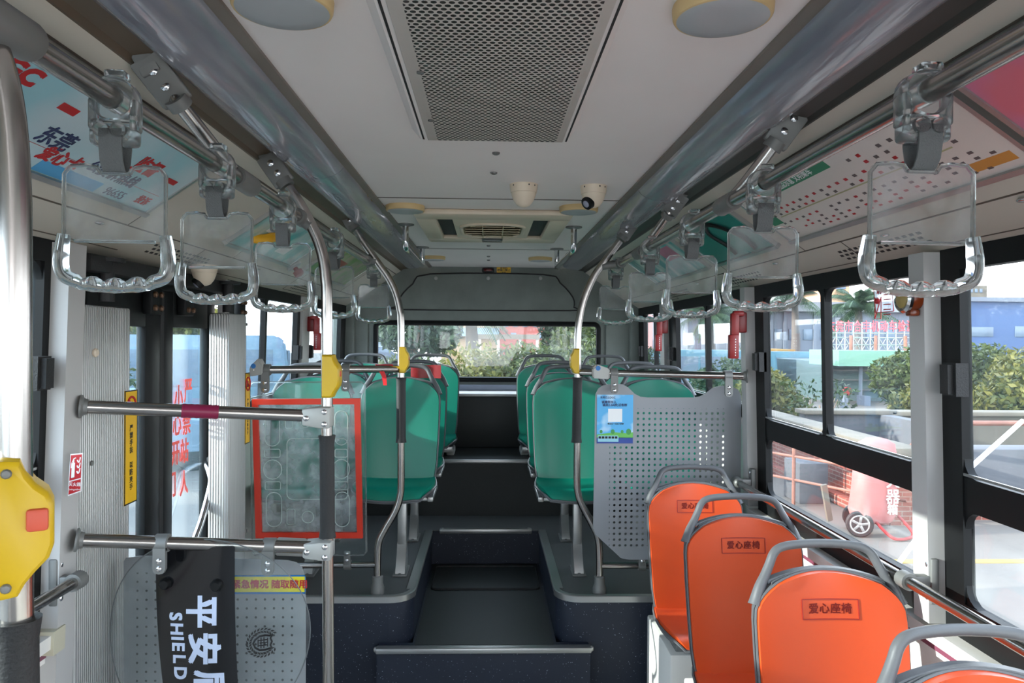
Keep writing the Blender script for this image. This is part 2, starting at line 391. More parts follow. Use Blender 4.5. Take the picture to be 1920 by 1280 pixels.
for s, nm in ((-1, 'left'), (1, 'right')):
    obj('trim_'+('6' if s < 0 else '7'), xz([(.523, .6005), (.523, .593), (.552, .589), (.552, .6005)], YF, YB, s), m_trimgrey, kind=ST)
    ch = obj('trim_'+('8' if s < 0 else '9'), xz([(.69, .60), (.69, .590), (.775, .572), (.783, .560), (.795, .560), (.80, .60)], YF, YB, s), M('channel_'+nm, (104, 90, 74) if s < 0 else (62, 60, 56), .5, .3), kind=ST)
    cv = xz([(.787, .575), (.787, COVE(.787)), (1.245, COVE(1.245)), (1.275, COVE(1.245)), (1.275, .30), (.82, .60)], YF, YB, s)
    cv = obj('wall_%s_cove' % nm, cv, m_cream, kind=ST)
    # seams, vents and knobs of the cove
    def on(r, y, lift=.0):                                  # point of the cove face: r = half-width to height ratio
        x = 1.103*r/(1+.688*r); z = COVE(x); q = Vector((.688, 0, 1)).normalized()
        return Vector((X0+s*(x-q.x*lift), y, Zf(z-q.z*lift)))
    def strip(r0, r1, y0, y1, lift, mb): 
        a = [on(r0, y0), on(r1, y0), on(r1, y1), on(r0, y1)]; b = [on(r0, y0, lift), on(r1, y0, lift), on(r1, y1, lift), on(r0, y1, lift)]
        t = MB().hexa(a+b); bmesh.ops.recalc_face_normals(t.bm, faces=t.bm.faces); return mb.add(t)
    g = MB(); strip(1.555, 1.575, YF, YB, .0012, g); strip(3.42, 3.46, YF, YB, .001, g)
    for y in ((1.05, 2.28, 3.2, 4.35, 5.5) if s < 0 else (1.43, 2.72, 3.6, 4.9)): strip(1.575, 3.44, y-.002, y+.002, .001, g)
    for y in ((1.6, 2.9, 4.3) if s < 0 else (1.2, 2.45, 3.7, 4.9)): strip(3.44, 4.55, y-.002, y+.002, .001, g); strip(4.53, 4.57, y, y+.8, .001, g)
    obj('seam', g, m_channel, cv)
    v = MB()
    for y0 in ((.95, 2.55, 4.4) if s < 0 else (1.05, 2.05, 3.3, 4.5)):
        for k in range(14):
            for i, r in enumerate((3.8, 4.0, 4.22)): yy = y0+k*.036+(.018 if i % 2 else 0); strip(r, r+.1, yy, yy+.02, .0009, v)
    obj('vent_slots', v, m_blackr, cv)
    k = MB()
    for y in ((1.32, 2.15, 3.6) if s < 0 else (1.62, 2.2, 3.05, 4.2)): p = on(3.62, y, .002); k.ball(p, .011, (1, 1.9, .5))
    obj('latch_knob', k, m_chrome, cv)
    # light duct covers, each segment a thing of its own
    prof = [(.546, .602), (.549, .588), (.562, .572), (.585, .558), (.615, .549), (.65, .545), (.683, .547), (.70, .553), (.706, .562), (.706, .602)]
    segs = ((YF, 2.62), (2.625, 6.0)) if s < 0 else ((YF, 2.95), (2.955, 6.0))
    for i, (a, b) in enumerate(segs):
        obj('light_duct', xz(prof, a, b, s), m_duct, None, ('long glossy grey light cover along the %s ceiling edge nearest the viewer' if i == 0 else 'glossy grey light cover along the %s ceiling edge reaching the rear wall') % nm, 'light cover', 'light covers along the ceiling')
    # side wall below the windows
    spans = [(YF, 2.16), (3.42, YB)] if s < 0 else [(YF, YB)]
    wl = MB(); sl = MB(); ln = MB()
    for a, b in spans:
        wb(wl, s, a, b, -1.72, -.80, -.05, 0)
        ya = 3.56 if s > 0 else 3.42
        if b > 4: wb(wl, s, ya+.04, b, -.81, -.395, -.05, .0); wb(sl, s, ya+.04, 6.3, -.425, -.395, -.03, .03)
        a2 = a; b2 = min(b, ya)
        if b2 <= a2: continue
        wb(sl, s, a2, b2, -.852, -.815, -.03, .058); wb(sl, s, a2, b2, -.90, -.852, 0, .03)
        wb(ln, s, a2, b2, -.884, -.866, .028, .033)
    wl = obj('wall_'+nm, wl, m_wall, kind=ST)
    obj('sill', sl, m_wall, wl); obj('sill_stripe', ln, M('plum_stripe_'+nm, (120, 66, 84), .4), wl)
# pillars
def pillar(s, y0, y1, d, z0=-.80, z1=.25, mat=None, name='wall_right_pillar'):
    mb = MB(); wb(mb, s, y0, y1, z0, z1, -.012, d); return obj(name, mb, mat or m_pillar, kind=ST)
pillar(1, 2.07, 2.145, .06); p2 = pillar(1, 3.54, 3.605, .06); pillar(1, 5.24, 5.36, .05)
pl = pillar(-1, 2.075, 2.16, .06, -1.72, name='wall_left_pillar'); pillar(-1, 3.40, 3.46, .02, -1.72, name='wall_left_pillar'); pillar(-1, 4.78, 4.97, .03, name='wall_left_pillar')
b = MB(); wb(b, -1, 2.05, 2.105, -.87, -.805, -.01, .066); obj('sill_cap', b, M('sill_cap_beige', (196, 190, 168), .5), pl)

# windows: black frame, panes, latch
def window(n, s, y0, y1, gy0, gy1, mull, latch, glass, low=True):
    root = thing('window_%d' % n, (wx(s, -.8), (y0+y1)/2, Zf(-.8)), kind=ST)
    f = MB(); D = (-.020, .012)
    wb(f, s, y0, y1, .195, .255, *D); zb = -.715 if low else -.33; wb(f, s, y0, gy0, zb, .195, *D); wb(f, s, gy1, y1, zb, .195, *D)
    if low: wb(f, s, y0, y1, -.815, -.715, *D); wb(f, s, gy0, gy1, -.46, -.37, -.020, .008)
    else: wb(f, s, y0, y1, -.40, -.33, *D)
    zt_ = -.37 if low else -.33
    for m in mull: wb(f, s, m-.016, m+.016, zt_, .195, -.02, .01)
    cut = [gy0]+list(mull)+[gy1]
    for zz, ysl in (((zt_, .195), cut),)+((((-.715, -.46), [gy0, gy1]),) if low else ()):  # rounded inner corners
        for i, (ya, yb) in enumerate(zip(ysl, ysl[1:])):
            for yc, sy in ((ya+(.016 if i else 0), 1), (yb-(.016 if i < len(ysl)-2 else 0), -1)):
                for zc, sz in ((zz[0], 1), (zz[1], -1)):
                    pts = [(yc, zc)]+[(yc+sy*.05*(1-math.sin(R(q))), zc+sz*.05*(1-math.cos(R(q)))) for q in (0, 22, 45, 68, 90)]
                    f.prism([(wx(s, z, .006), y, Zf(z)) for y, z in pts], (s*.022, 0, 0))
    obj('frame', f, m_black, root)
    g = MB(); wb(g, s, gy0, gy1, zt_+.005, zt_+.012, .004, .010); obj('bright_track', g, m_alu, root)
    for a, b in zip(cut, cut[1:]): 
        g = MB(); wb(g, s, a, b, zt_, .195, -.016, -.011); obj('pane', g, glass, root)
    if low: g = MB(); wb(g, s, gy0, gy1, -.715, -.46, -.016, -.011); obj('pane', g, glass, root)
    for y in latch:
        l = MB(); wb(l, s, y-.03, y+.03, -.15, -.06, .0, .035); wb(l, s, y-.018, y+.018, -.145, -.065, .03, .05); obj('latch', l, m_blackr, root)
    return root
window(1, 1, YF, 2.07, YF+.06, 1.985, [-1.6, -.4, .8], [2.0], m_glassR)
window(2, 1, 2.145, 3.54, 2.2, 3.43, [2.82], [3.46], m_glassR)
window(3, 1, 3.605, 5.24, 3.66, 5.05, [4.36], [5.12], m_glassR, False)
window(4, 1, 5.36, 6.36, 5.42, 6.1, [5.72], [6.14], m_glassR, False)
window(5, -1, YF, 2.105, YF+.06, 2.045, [-1.6, -.4, .8], [2.02], m_glassL)
window(6, -1, 3.46, 4.78, 3.55, 4.72, [4.07], [4.70], m_glassL, False)
window(7, -1, 4.97, 6.36, 5.03, 6.1, [5.6], [5.0], m_glassL, False)

# rear wall with window and hatch
wz0, wz1 = .118, -.36; wxa, wxb = -.955, .948
wbk = MB().box(-1.32, wxa, YB, YB+.05, Zf(-.886), Zf(.66)).box(wxb, 1.38, YB, YB+.05, Zf(-.886), Zf(.66))
wbk.box(wxa, wxb, YB, YB+.05, Zf(wz0), Zf(.66)).box(wxa, wxb, YB, YB+.05, Zf(-.886), Zf(wz1))
wbk.box(-1.26, -1.02, YB-.03, YB, Zf(-.886), Zf(.135), .01).box(1.01, 1.34, YB-.03, YB, Zf(-.886), Zf(.135), .01)
wbk = obj('wall_back', wbk, m_back, kind=ST)
for s in (-1, 1):
    c = MB(); xa, xb = (X0+s*1.17, X0+s*1.30); c.box(min(xa, xb), max(xa, xb), 6.30, YB, Zf(-.886), Zf(.30), .02); obj('corner_post', c, m_back, wbk)
wn = thing('window_8', (0, YB, Zf(wz1)), kind=ST)
f = MB().tube([(x, YB-.004, Zf(z)) for x, z in rrect(wxa, wxb, wz1, wz0, .04)], .022, 8, True)
f.box(wxa, wxb, YB-.012, YB+.04, Zf(wz1-.02), Zf(wz1+.012)); obj('frame', f, m_black, wn)
obj('pane', MB().box(wxa, wxb, YB+.02, YB+.026, Zf(wz1), Zf(wz0)), m_glassB, wn)
hp = [(807, 513.5), (1018, 514.5), (1050, 530), (1074, 557), (1076, 576), (1066, 582), (755, 580), (750, 572), (751, 556), (774, 532)]
hp = [at(u, v, Y=YB-.014) for u, v in hp]
hc = curve(hp, 3, True)
ht = thing('rear_hatch', (0, YB-.012, min(p.z for p in hp)), 'grey felt-covered hatch panel with clipped corners above the rear window', 'hatch')
obj('panel', MB().prism(hc, (0, .012, 0)), m_back, ht); obj('seal', MB().tube(hc, .006, 6, True), m_blackr, ht)
q = MB(); [q.lathe([(.016, 0), (.016, .004), (.009, .008), (0, .009)], at(u, 521.5, Y=YB-.012), (0, -1, 0), 14) for u in (817.5, 915.5, 1013.5)]; obj('bolt', q, m_brakl, ht)
t = thing('brake_lamp', at(915, 511, Y=YB), 'small dark red lamp above the rear hatch', 'lamp')
c = at(915, 506.5, Y=YB); obj('housing', MB().box(c.x-.052, c.x+.052, YB-.03, YB, c.z-.02, c.z+.02, .012), m_blackr, t); obj('lens', MB().box(c.x-.036, c.x+.036, YB-.034, YB-.028, c.z-.011, c.z+.011, .004), M('dark_red_lens', (90, 16, 14), .2), t)
c = at(944.5, 506.5, Y=YB); t = obj('warning_sticker', MB().box(c.x-.06, c.x+.06, YB-.003, YB, c.z-.032, c.z+.032), m_ystick, None, 'small yellow warning sticker beside the dark red lamp on the rear wall', 'sticker')
for i, (s_, sz) in enumerate((('发动机', .022), ('检修口禁止', .022), ('开启', .018))): obj('lettering', text(s_, sz, (c.x, YB-.0036, c.z+.02-.021*i), (1, 0, 0), (0, 0, 1), .02), m_ink, t)
# engine cover and parcel shelf between the rear seats
obj('engine_cover', MB().box(-1.18, 1.26, 5.99, YB-.03, Zf(-.886), Zf(-.475), .01), m_carpet, None, 'black speckled engine cover behind the rearmost seats', 'engine cover')
t = thing('parcel_shelf', (0, 6.1, Zf(-.475)), 'pale grey shelf on the engine cover under the rear window', 'shelf')
obj('shelf_board', MB().box(-1.18, 1.26, 5.975, YB-.03, Zf(-.475), Zf(-.452), .008), m_pillar, t)
obj('back_strip', MB().box(-1.0, 1.0, 6.33, YB-.03, Zf(-.452), Zf(-.405), .006), M('bluish_plastic', (132, 140, 158), .4), t)

# folding door on the left
DX = -1.245
dr = thing('door_1', (DX, 2.95, 0.05), kind=ST)
def leaf(ya, yb, za=-1.66, zb=.20, st=.075, ph=0.0):
    lf = MB(); t = .018
    lf.box(DX-t, DX+t, ya, ya+st, Zf(za), Zf(zb), .006).box(DX-t, DX+t, yb-st, yb, Zf(za), Zf(zb), .006)
    lf.box(DX-t, DX+t, ya+st, yb-st, Zf(.028), Zf(zb), .004).box(DX-t, DX+t, ya+st, yb-st, Zf(za), Zf(za+.25), .004)
    l = obj('leaf', lf, m_black, dr); obj('pane', MB().box(DX-.004, DX+.002, ya+st, yb-st, Zf(za+.25), Zf(.028)), m_glassL, l)
    obj('rubber_edge', MB().tube([(DX, yb if ph else ya, Zf(za)), (DX, yb if ph else ya, Zf(zb))], .02, 8), m_blackr, l)
    return l
l1 = leaf(2.20, 2.845, st=.125, ph=1); l2 = leaf(2.865, 3.40, st=.09)
hdr = MB().box(-1.30, -1.215, 2.16, 3.46, Zf(.165), Zf(.26)); obj('header', hdr, m_black, dr)
let = MB()
for ch, u, v in (('严', 353, 734), ('禁', 350, 795), ('站', 346, 848), ('人', 345, 908), ('小', 335, 748), ('心', 332, 797), ('开', 329, 852), ('门', 322, 913)):
    let.add(text(ch, .105, at(u, v, X=DX+.006), (0, 1, 0), (0, 0, 1), .018, .0005, sx=.8))
obj('lettering', let, m_brightred, l2, 'red letters on the door glass')
# curved handle bar on the door leaf
hb = [at(u, v, X=DX+d) for u, v, d in ((388, 866, .01), (389, 874, .03), (394, 888, .06), (396, 905, .07), (388, 940, .07), (378, 975, .07), (366, 1010, .07), (352, 1060, .06), (346, 1080, .02))]
hd_ = obj('handle', MB().tube(curve(hb, 5), .014, 12), m_chrome, l2, 'curved chrome grab handle'); hp_ = MB(); [hp_.box(p.x-.01, p.x+.012, p.y-.02, p.y+.02, p.z-.025, p.z+.025, .004) for p in (hb[0], hb[-1])]; obj('handle_mount', hp_, m_brak, l2)
# ribbed shaft covers each side of the door
t = thing('door_shaft_cover', (-1.18, 2.33, 0), 'ribbed aluminium cover left of the door with a white button', 'cover panel', 'ribbed covers beside the door')
obj('cover', MB().box(-1.225, -1.172, 2.165, 2.49, 0, Zf(.086), .008), m_rib, t)
b = at(177, 661, X=-1.172); obj('button', MB().lathe([(.013, 0), (.013, .006), (.009, .01), (0, .01)], b, (1, 0, 0), 16), m_ivory, t)
b = at(171, 868, X=-1.172); obj('bolt', MB().lathe([(.008, 0), (.008, .004), (0, .005)], b, (1, 0, 0), 12), m_brak, t)
t = thing('door_shaft_cover', (-1.115, 3.27, 0), 'ribbed two-faced aluminium cover right of the door beside the red-framed panel', 'cover panel', 'ribbed covers beside the door')
obj('cover', MB().box(-1.17, -1.08, 3.163, 3.385, 0, Zf(.092), .012), m_rib, t)
b = MB(); [b.lathe([(.007, 0), (.007, .004), (0, .005)], at(u, v, X=-1.08), (1, 0, 0), 12) for u, v in ((462, 608), (462, 995))]; obj('bolt', b, m_brak, t)
# door gear above the leaves
t = thing('door_gear', (-1.19, 2.8, Zf(.09)), 'black door-opening gear with bolted hinge brackets above the folding door', 'door mechanism')
g = MB().box(-1.21, -1.15, 2.2, 3.42, Zf(.185), Zf(.235), .006)
for y in (2.33, 3.28): g.lathe([(.022, -.02), (.022, .10), (.05, .10), (.055, .112)], (-1.13 if y > 3 else -1.17, y, Zf(.12)), (0, 0, 1), 20)
obj('drive_rail', g, m_blackr, t)
for u, v in ((290, 566), (352, 571), (452, 577)):
    c = at(u, v, X=-1.20); b = obj('hinge_bracket', MB().box(-1.225, -1.19, c.y-.045, c.y+.045, c.z-.045, c.z+.05, .006), m_black, t)
    q = MB(); [q.lathe([(.011, 0), (.011, .008), (.006, .012), (0, .012)], (-1.19, c.y+a, c.z+bz), (1, 0, 0), 6) for a in (-.024, .024) for bz in (-.022, .026)]; obj('bolt', q, M('rusty_bolt', (110, 84, 66), .5, .6) if u == 290 else bpy.data.materials['rusty_bolt'], b)

t = thing('panel_catch', (wx(1, -.5, .012), 3.68, Zf(-.56)), 'small beige catch on the wall panel at the right end of the perforated panel', 'catch')
c_ = at(1402, 822, X=wx(1, -.5, .012)); obj('body', MB().box(c_.x-.012, wx(1, -.5, 0), c_.y-.02, c_.y+.02, c_.z-.035, c_.z+.035, .004), M('catch_beige', (206, 196, 158), .5), t)
# ------------------------------------------------------------------ seats (front faces the camera, -Y; origin on the floor under the handle)
def yl(h): return -.105*(1.13-h)/.63
BK = [(.50, .188, 0), (.52, .197, 0), (.58, .205, 0), (.70, .211, 0), (.82, .215, 0), (.92, .216, .004), (.958, .213, .010), (.985, .204, .017), (1.008, .190, .022), (1.026, .174, .025), (1.040, .158, .027), (1.047, .150, .028)]
NS = 12
def bpt(h, w, bow, s, grow=0.0, dy=0.0, dh=0.0):
    hh = h-bow*s*s+dh
    return Vector((s*(w+grow), yl(hh)-.03*s*s+dy, hh))
def seat_proto(pad_mat, base, sign, dz=0.0):
    root = thing('passenger_seat', (0, 0, 0))
    S = [(-1+2*j/NS) for j in range(NS+1)]; Zd = Vector((0, 0, dz))
    def rows(grow, dy, tab, dh=0): return [[bpt(h, w, b, s, grow, dy, dh)+Zd for s in S] for h, w, b in tab]
    # shell behind the pads, with its pan and the handle loop
    tab = [(.455, .17, 0), (.475, .182, 0)]+BK[:-1]+[(1.051, .156, .03)]
    sh = MB().solid(rows(.009, .004, tab), rows(.004, .034, tab))
    def seatrow(y, z, w, g=0, dz2=0): return [Vector((s*(w+g), y, z+.012*s*s+dz2))+Zd for s in S]
    ct = [(-.085, .506, .188), (-.12, .492, .198), (-.2, .486, .208), (-.3, .49, .211), (-.38, .494, .206), (-.425, .492, .196), (-.455, .483, .180), (-.472, .468, .160), (-.478, .452, .146)]
    sh.solid([seatrow(y+(.008 if i < 6 else -.004), z-.016, w, .008) for i, (y, z, w) in enumerate(ct)], [seatrow(min(y+.03, -.07), z-.05+(.03 if i > 5 else 0), w, -.01) for i, (y, z, w) in enumerate(ct)])
    obj('shell', sh, m_shell, root)
    hp = [(-.212, .955), (-.196, 1.0), (-.176, 1.035), (-.160, 1.065), (-.146, 1.092), (-.124, 1.108), (-.08, 1.115), (0, 1.118)]
    hp = hp+[(-x, z) for x, z in hp[-2::-1]]
    pts = curve([Vector((x, yl(z)+.016-.03*(x/.216)**2, z))+Zd for x, z in hp], 4)
    n = len(pts); rs = [(.014+.010*abs(2*i/(n-1)-1)**6) for i in range(n)]
    hd = MB().tube(pts, rs, 12, flat=.9, ref=Vector((0, 1, 0)))
    lo = [[Vector((s*.172, yl(1.02)-.02*s*s+dy, 1.044-.03*s*s+(.009 if k else 0)))+Zd for s in S] for k, dy in ((0, .004), (1, .008))]
    hi = [[p+Vector((0, .024, 0)) for p in r] for r in lo]
    hd.solid(lo, hi)
    obj('handle', hd, m_shell, root)
    # pads
    def pad(tab, grow, dy): return rows(grow, dy, tab)
    front = [[bpt(h, w, b, s, -.002, -.012-.012*(1-s**4))+Zd for s in S] for h, w, b in BK]
    bp = obj('backrest_pad', MB().solid(front, rows(0, .002, BK)), pad_mat, root)
    lip = MB().tube([p for p in [bpt(h, w, b, -1, .002, .002)+Zd for h, w, b in BK]+[bpt(*BK[-1], s, .002, .002)+Zd for s in S[1:-1]]+[bpt(h, w, b, 1, .002, .002)+Zd for h, w, b in BK[::-1]]], .0045, 6)
    obj('piping', lip, m_shell, root)
    obj('seat_pad', MB().solid([seatrow(y, z+.010*(1 if 0 < i < 7 else .2), w, 0) for i, (y, z, w) in enumerate(ct)], [seatrow(y+(.01 if i > 5 else 0), z-.018, w, 0) for i, (y, z, w) in enumerate(ct)]), pad_mat, root)
    obj('edge_strip', MB().tube([Vector((s*(w+.004), y, z-.012+.012))+Zd for s in (-1,) for y, z, w in ct]+[Vector((s*.146, -.482, .447+.012*s*s))+Zd for s in S[1:-1]]+[Vector((w+.004, y, z))+Zd for y, z, w in ct[::-1]], .006, 6), m_shell, root)
    if sign:
        fz = 1.008-.105+.045; mk = MB()
        f = lambda p: Vector((p.x, yl(p.z)-.0255-.03*(p.x/.216)**2+.006*(p.x/.216)**4, p.z))
        for k, ch in enumerate('爱心座椅'): mk.add(text(ch, .030, ((k-1.5)*.032, 0, fz), (1, 0, 0), (0, 0, 1), .025, .0006, fn=f))
        for (x0, x1, z0, z1) in ((-.081, .081, fz+.026, fz+.0285), (-.081, .081, fz-.0285, fz-.026), (-.083, -.0805, fz-.027, fz+.027), (.0805, .083, fz-.027, fz+.027)):
            N = 8; a = [[f(Vector((x0+(x1-x0)*i/N, 0, z)))-Vector((0, .0008, 0)) for i in range(N+1)] for z in (z0, z1)]
            mk.solid(a, [[p+Vector((0, .003, 0)) for p in r] for r in a])
        obj('lettering', mk, m_maroonink, bp)
    if base == 'leg':
        fr = MB().box(-.19, .19, -.36, -.12, .425+dz, .445+dz, .006).box(-.21, -.18, -.40, -.06, .43+dz, .455+dz, .005).box(.18, .21, -.40, -.06, .43+dz, .455+dz, .005)
        obj('seat_frame', fr, m_alu, root)
        z0 = 0.0
        lg = MB(); lg.box(.0, .05, -.17, -.12, z0+.06, .43+dz, .008); lg.prism([(.0, y, z) for y, z in ((-.10, z0+.03), (-.10, z0+.11), (-.125, z0+.16), (-.165, z0+.16), (-.19, z0+.10), (-.25, z0+.02), (-.25, z0), (-.10, z0))], (.05, 0, 0))
        obj('leg', lg, m_alu, root)
        screws(ft := MB().box(-.012, .062, -.27, -.09, z0, z0+.012, .003), [(.025, -.255, z0+.012)], (0, 0, 1), .009); obj('foot', ft, m_brak, root)
    elif base == 'low':
        fr = MB().box(-.19, .19, -.36, -.12, .40+dz, .445+dz, .006); obj('seat_frame', fr, m_alu, root)
        for x in (-.17, .17): obj('bracket', MB().box(x-.03, x+.03, -.34, -.10, 0, .42+dz, .01), m_brakl, root)
    else:
        pd = MB().box(-.20, .2, -.43, .02, 0, .42, .008); obj('pedestal', pd, m_wall, root)
        obj('seat_frame', MB().box(-.17, .17, -.40, -.06, .415, .452, .006), m_brak, root)
    return root
GL = {}
sp = seat_proto(m_green, 'leg', False)
first = True
LBL = {('L', 1): 'nearest row on the left, behind the red-framed clear panel', ('R', 1): 'nearest row on the right'}
ROWS = [(1, 4.25, -.486, -.976, .475, .955), (2, 4.93, -.486, -.976, .475, .955)]
names = {1: 'front', 2: 'middle'}
for rn, y, a, b, c, d in ROWS:
    for x, lab in ((a, 'green seat at the aisle in the %s row of three on the left' % names[rn]), (b, 'green seat at the window in the %s row of three on the left' % names[rn]),
                   (c, 'green seat at the aisle in the %s row of three on the right' % names[rn]), (d, 'green window seat in the %s row of three on the right, behind the perforated panel' % names[rn])):
        o = sp if first else copy_tree(sp); first = False
        o.location = (x, y, Zf(-1.28)); tag(o, lab, 'bus seat', 'green seats')
sp2 = None
for x, lab in ((-.446, 'green seat at the aisle in the rearmost left row, on the high rear floor'), (-.965, 'green seat at the window in the rearmost left row'), (.45, 'green seat at the aisle in the rearmost right row, on the high rear floor'), (.93, 'green seat at the window in the rearmost right row')):
    if sp2 is None: o = sp2 = seat_proto(m_green, 'low', False, -.375)
    else: o = copy_tree(sp2)
    o.location = (x, 5.93, Zf(-.886)); tag(o, lab, 'bus seat', 'green seats')
so = None
for i, (y, lab) in enumerate(((3.47, 'orange priority seat farthest from the viewer, against the perforated panel'), (2.82, 'second orange priority seat from the perforated panel, with faint lettering'),
                              (2.165, 'third orange priority seat from the perforated panel, lettering sharp and whole'), (1.51, 'orange priority seat nearest the viewer, only its grey handle and a corner showing'))):
    if so is None: o = so = seat_proto(m_orange, 'box', True)
    else: o = copy_tree(so)
    p = at((1297, 1385, 1541, 1830)[i], (886, 945, 1040, 1215)[i], Y=y)
    o.location = (p.x+(.0 if i < 3 else -.02), y, 0); tag(o, lab, 'bus seat', 'orange priority seats')
t = thing('seat_cover_flap', at(826, 700, Y=4.8), 'red cloth patch on the aisle seat of the middle left row', 'cloth')
a = at(772, 683, Y=4.86); b = at(828, 705, Y=4.86)
obj('cloth', MB().solid([[Vector((a.x+(b.x-a.x)*i/6, 4.80-.012*math.sin(i*1.3), z)) for i in range(7)] for z in (b.z-.01, a.z)], [[Vector((a.x+(b.x-a.x)*i/6, 4.81-.012*math.sin(i*1.3), z)) for i in range(7)] for z in (b.z-.01, a.z)]), m_red, t)

# ------------------------------------------------------------------ overhead rails with braces, stanchions, guard rails
RR = .0182
def clamp(parent, c, ax, L=.07, r=.027, mat=None, bolts=()):
    c = Vector(c); ax = Vector(ax).normalized()
    mb = MB().tube([c-ax*L/2, c-ax*(L/2-.006), c+ax*(L/2-.006), c+ax*L/2], [r*.94, r, r, r*.94], 18)
    o = obj('clamp', mb, mat or m_brak, parent)
    if bolts: obj('bolt', screws(MB(), bolts, (0, -1, 0), .009), m_chrome, o)
    return o
def brace_end(parent, p, d, name='bracket'):        # flat bracket with two bolts, its top bent up into the dark channel
    p = Vector(p); d = Vector(d).normalized(); side = Vector((0, 1, 0)); n = d.cross(Vector((0, 1, 0))).normalized()
    if n.z > 0: pass
    mb = MB(); mb.obox(p+d*.045, d*.055, side.cross(d).normalized()*.034, side*.009, .006)
    mb.obox(p+d*.125+Vector((0, .01, 0)), (d+Vector((0, .25, .2))).normalized()*.05, side.cross(d).normalized()*.02, side*.005, .003)
    mb.tube([p-d*.02, p+d*.005], .026, 16)
    o = obj(name, mb, m_brak, parent); w_ = side.cross(d).normalized()
    obj('bolt', screws(MB(), [p+d*.03-side*.009, p+d*.068-side*.009], (0, -1, 0), .0105), m_chrome, o)
rails = {}
for s, x, y1, nm in ((-1, -.60, 3.98, 'left'), (1, .66, 3.92, 'right')):
    rl = thing('overhead_rail', (x, 1.5, Zf(.375)), 'long steel overhead rail on the %s side carrying the strap handles' % nm, 'handrail', 'overhead rails')
    obj('rail', MB().tube([(x, -.6, Zf(.375)), (x, y1, Zf(.375))], RR, 18), m_steel, rl); rails[s] = rl
    for (ub, vb, yj, yb) in (((330, 186, 1.80, 1.64),) if s < 0 else ((1455, 266, 2.0, 1.94), (1254, 400, 3.2, 3.05))):
        J = Vector((x, yj, Zf(.375))); B = at(ub, vb, Y=yb)
        d = (B-J).normalized(); obj('brace', MB().tube(curve([J+Vector((0, .10, 0)), J+Vector((0, .045, .004)), J+d*.05+Vector((0, .008, 0)), B-d*.02, B], 4), .0165, 14), m_steel, rl)
        clamp(rl, J+Vector((0, .05, 0)), (0, 1, 0), .12, .026); brace_end(rl, B, d)
clamp(rails[-1], at(8, 50, X=-.60), (0, 1, 0), .10, .027, None)
def stanchion(nm, lab, pts, Y, sleeve=None, foot=None, brk=None, railx=None, r=RR, dy=0):
    P = [at(u, v, Y=Y) for u, v in pts]; root = thing('stanchion_pole', (P[-1].x, Y, P[-1].z), lab, 'pole', 'stanchion poles')
    obj('pole', MB().tube(curve(P, 5), r, 18), m_steel, root)
    if sleeve:
        a, b = at(*sleeve[0], Y=Y), at(*sleeve[1], Y=Y); k = 14; 
        obj('grip_sleeve', MB().tube([a]+[a.lerp(b, i/k) for i in range(1, k)]+[b], [r+.009]+[r+.0055]*(k-1)+[r+.009], 18), m_blackr, root)
    if foot: f = P[-1]; obj('foot', MB().lathe([(.034, 0), (.034, .03), (.027, .05), (.027, .085), (.022, .09)], (f.x, f.y, f.z), (0, 0, 1), 14), m_brak, root)
    if brk: B = at(*brk, Y=Y); brace_end(root, B, (B-P[1]).normalized())
    return root
st0 = stanchion('near', 'blurred steel pole at the left picture edge with a black sleeve', [(-21, 67), (6, 151), (20, 235), (27, 336), (29, 430), (29, 640), (30, 900), (32, 1150), (33, 1330), (40, 2350)], .94, ((32, 1160), (36, 1700)))
st1 = stanchion('mid', 'steel pole holding two horizontal rails by the door, with a long black sleeve', [(540, 352), (560, 380), (580, 416), (596, 450), (606, 484), (611, 522), (613, 570), (613, 800), (615, 1100), (616, 1290), (618, 1627)], 2.40, ((613, 816), (614, 1007)), True, (532, 340))
st2 = stanchion('rear left', 'bent steel pole on the left deck edge beside the red-framed panel', [(668, 432), (678, 449), (694, 472), (711, 496), (728, 520), (741, 547), (749, 578), (752, 610), (752, 760), (752, 900), (750, 930), (741, 958), (722, 991), (711, 1014), (708, 1040), (708, 1112)], 3.73, ((752, 707), (752, 829)), True, (662, 423))
st3 = stanchion('rear right', 'bent steel pole on the right deck edge beside the perforated panel', [(1162, 452), (1148, 470), (1134, 489), (1116, 514), (1103, 540), (1093, 567), (1086, 600), (1083, 640), (1083, 760), (1082, 895), (1084, 925), (1092, 948), (1111, 984), (1121, 1008), (1124, 1040), (1124, 1112)], 3.73, ((1083, 707), (1081, 829)), True, (1168, 443))
for rl, x, y in ((rails[-1], -.60, 2.40), (rails[-1], -.60, 3.75), (rails[1], .66, 3.73)): clamp(rl, (x, y, Zf(.375)), (0, 1, 0), .09, .026)
for s, (u, v), Y in ((-1, (583, 424), 2.40), (-1, (706, 489), 3.73), (1, (1128, 499), 3.73)):
    a = at(u, v, Y=Y); b = Vector((-.60 if s < 0 else .66, Y, Zf(.375))); g = MB().tube([a, b], .02, 12); obj('link', g, m_brak, rails[s])
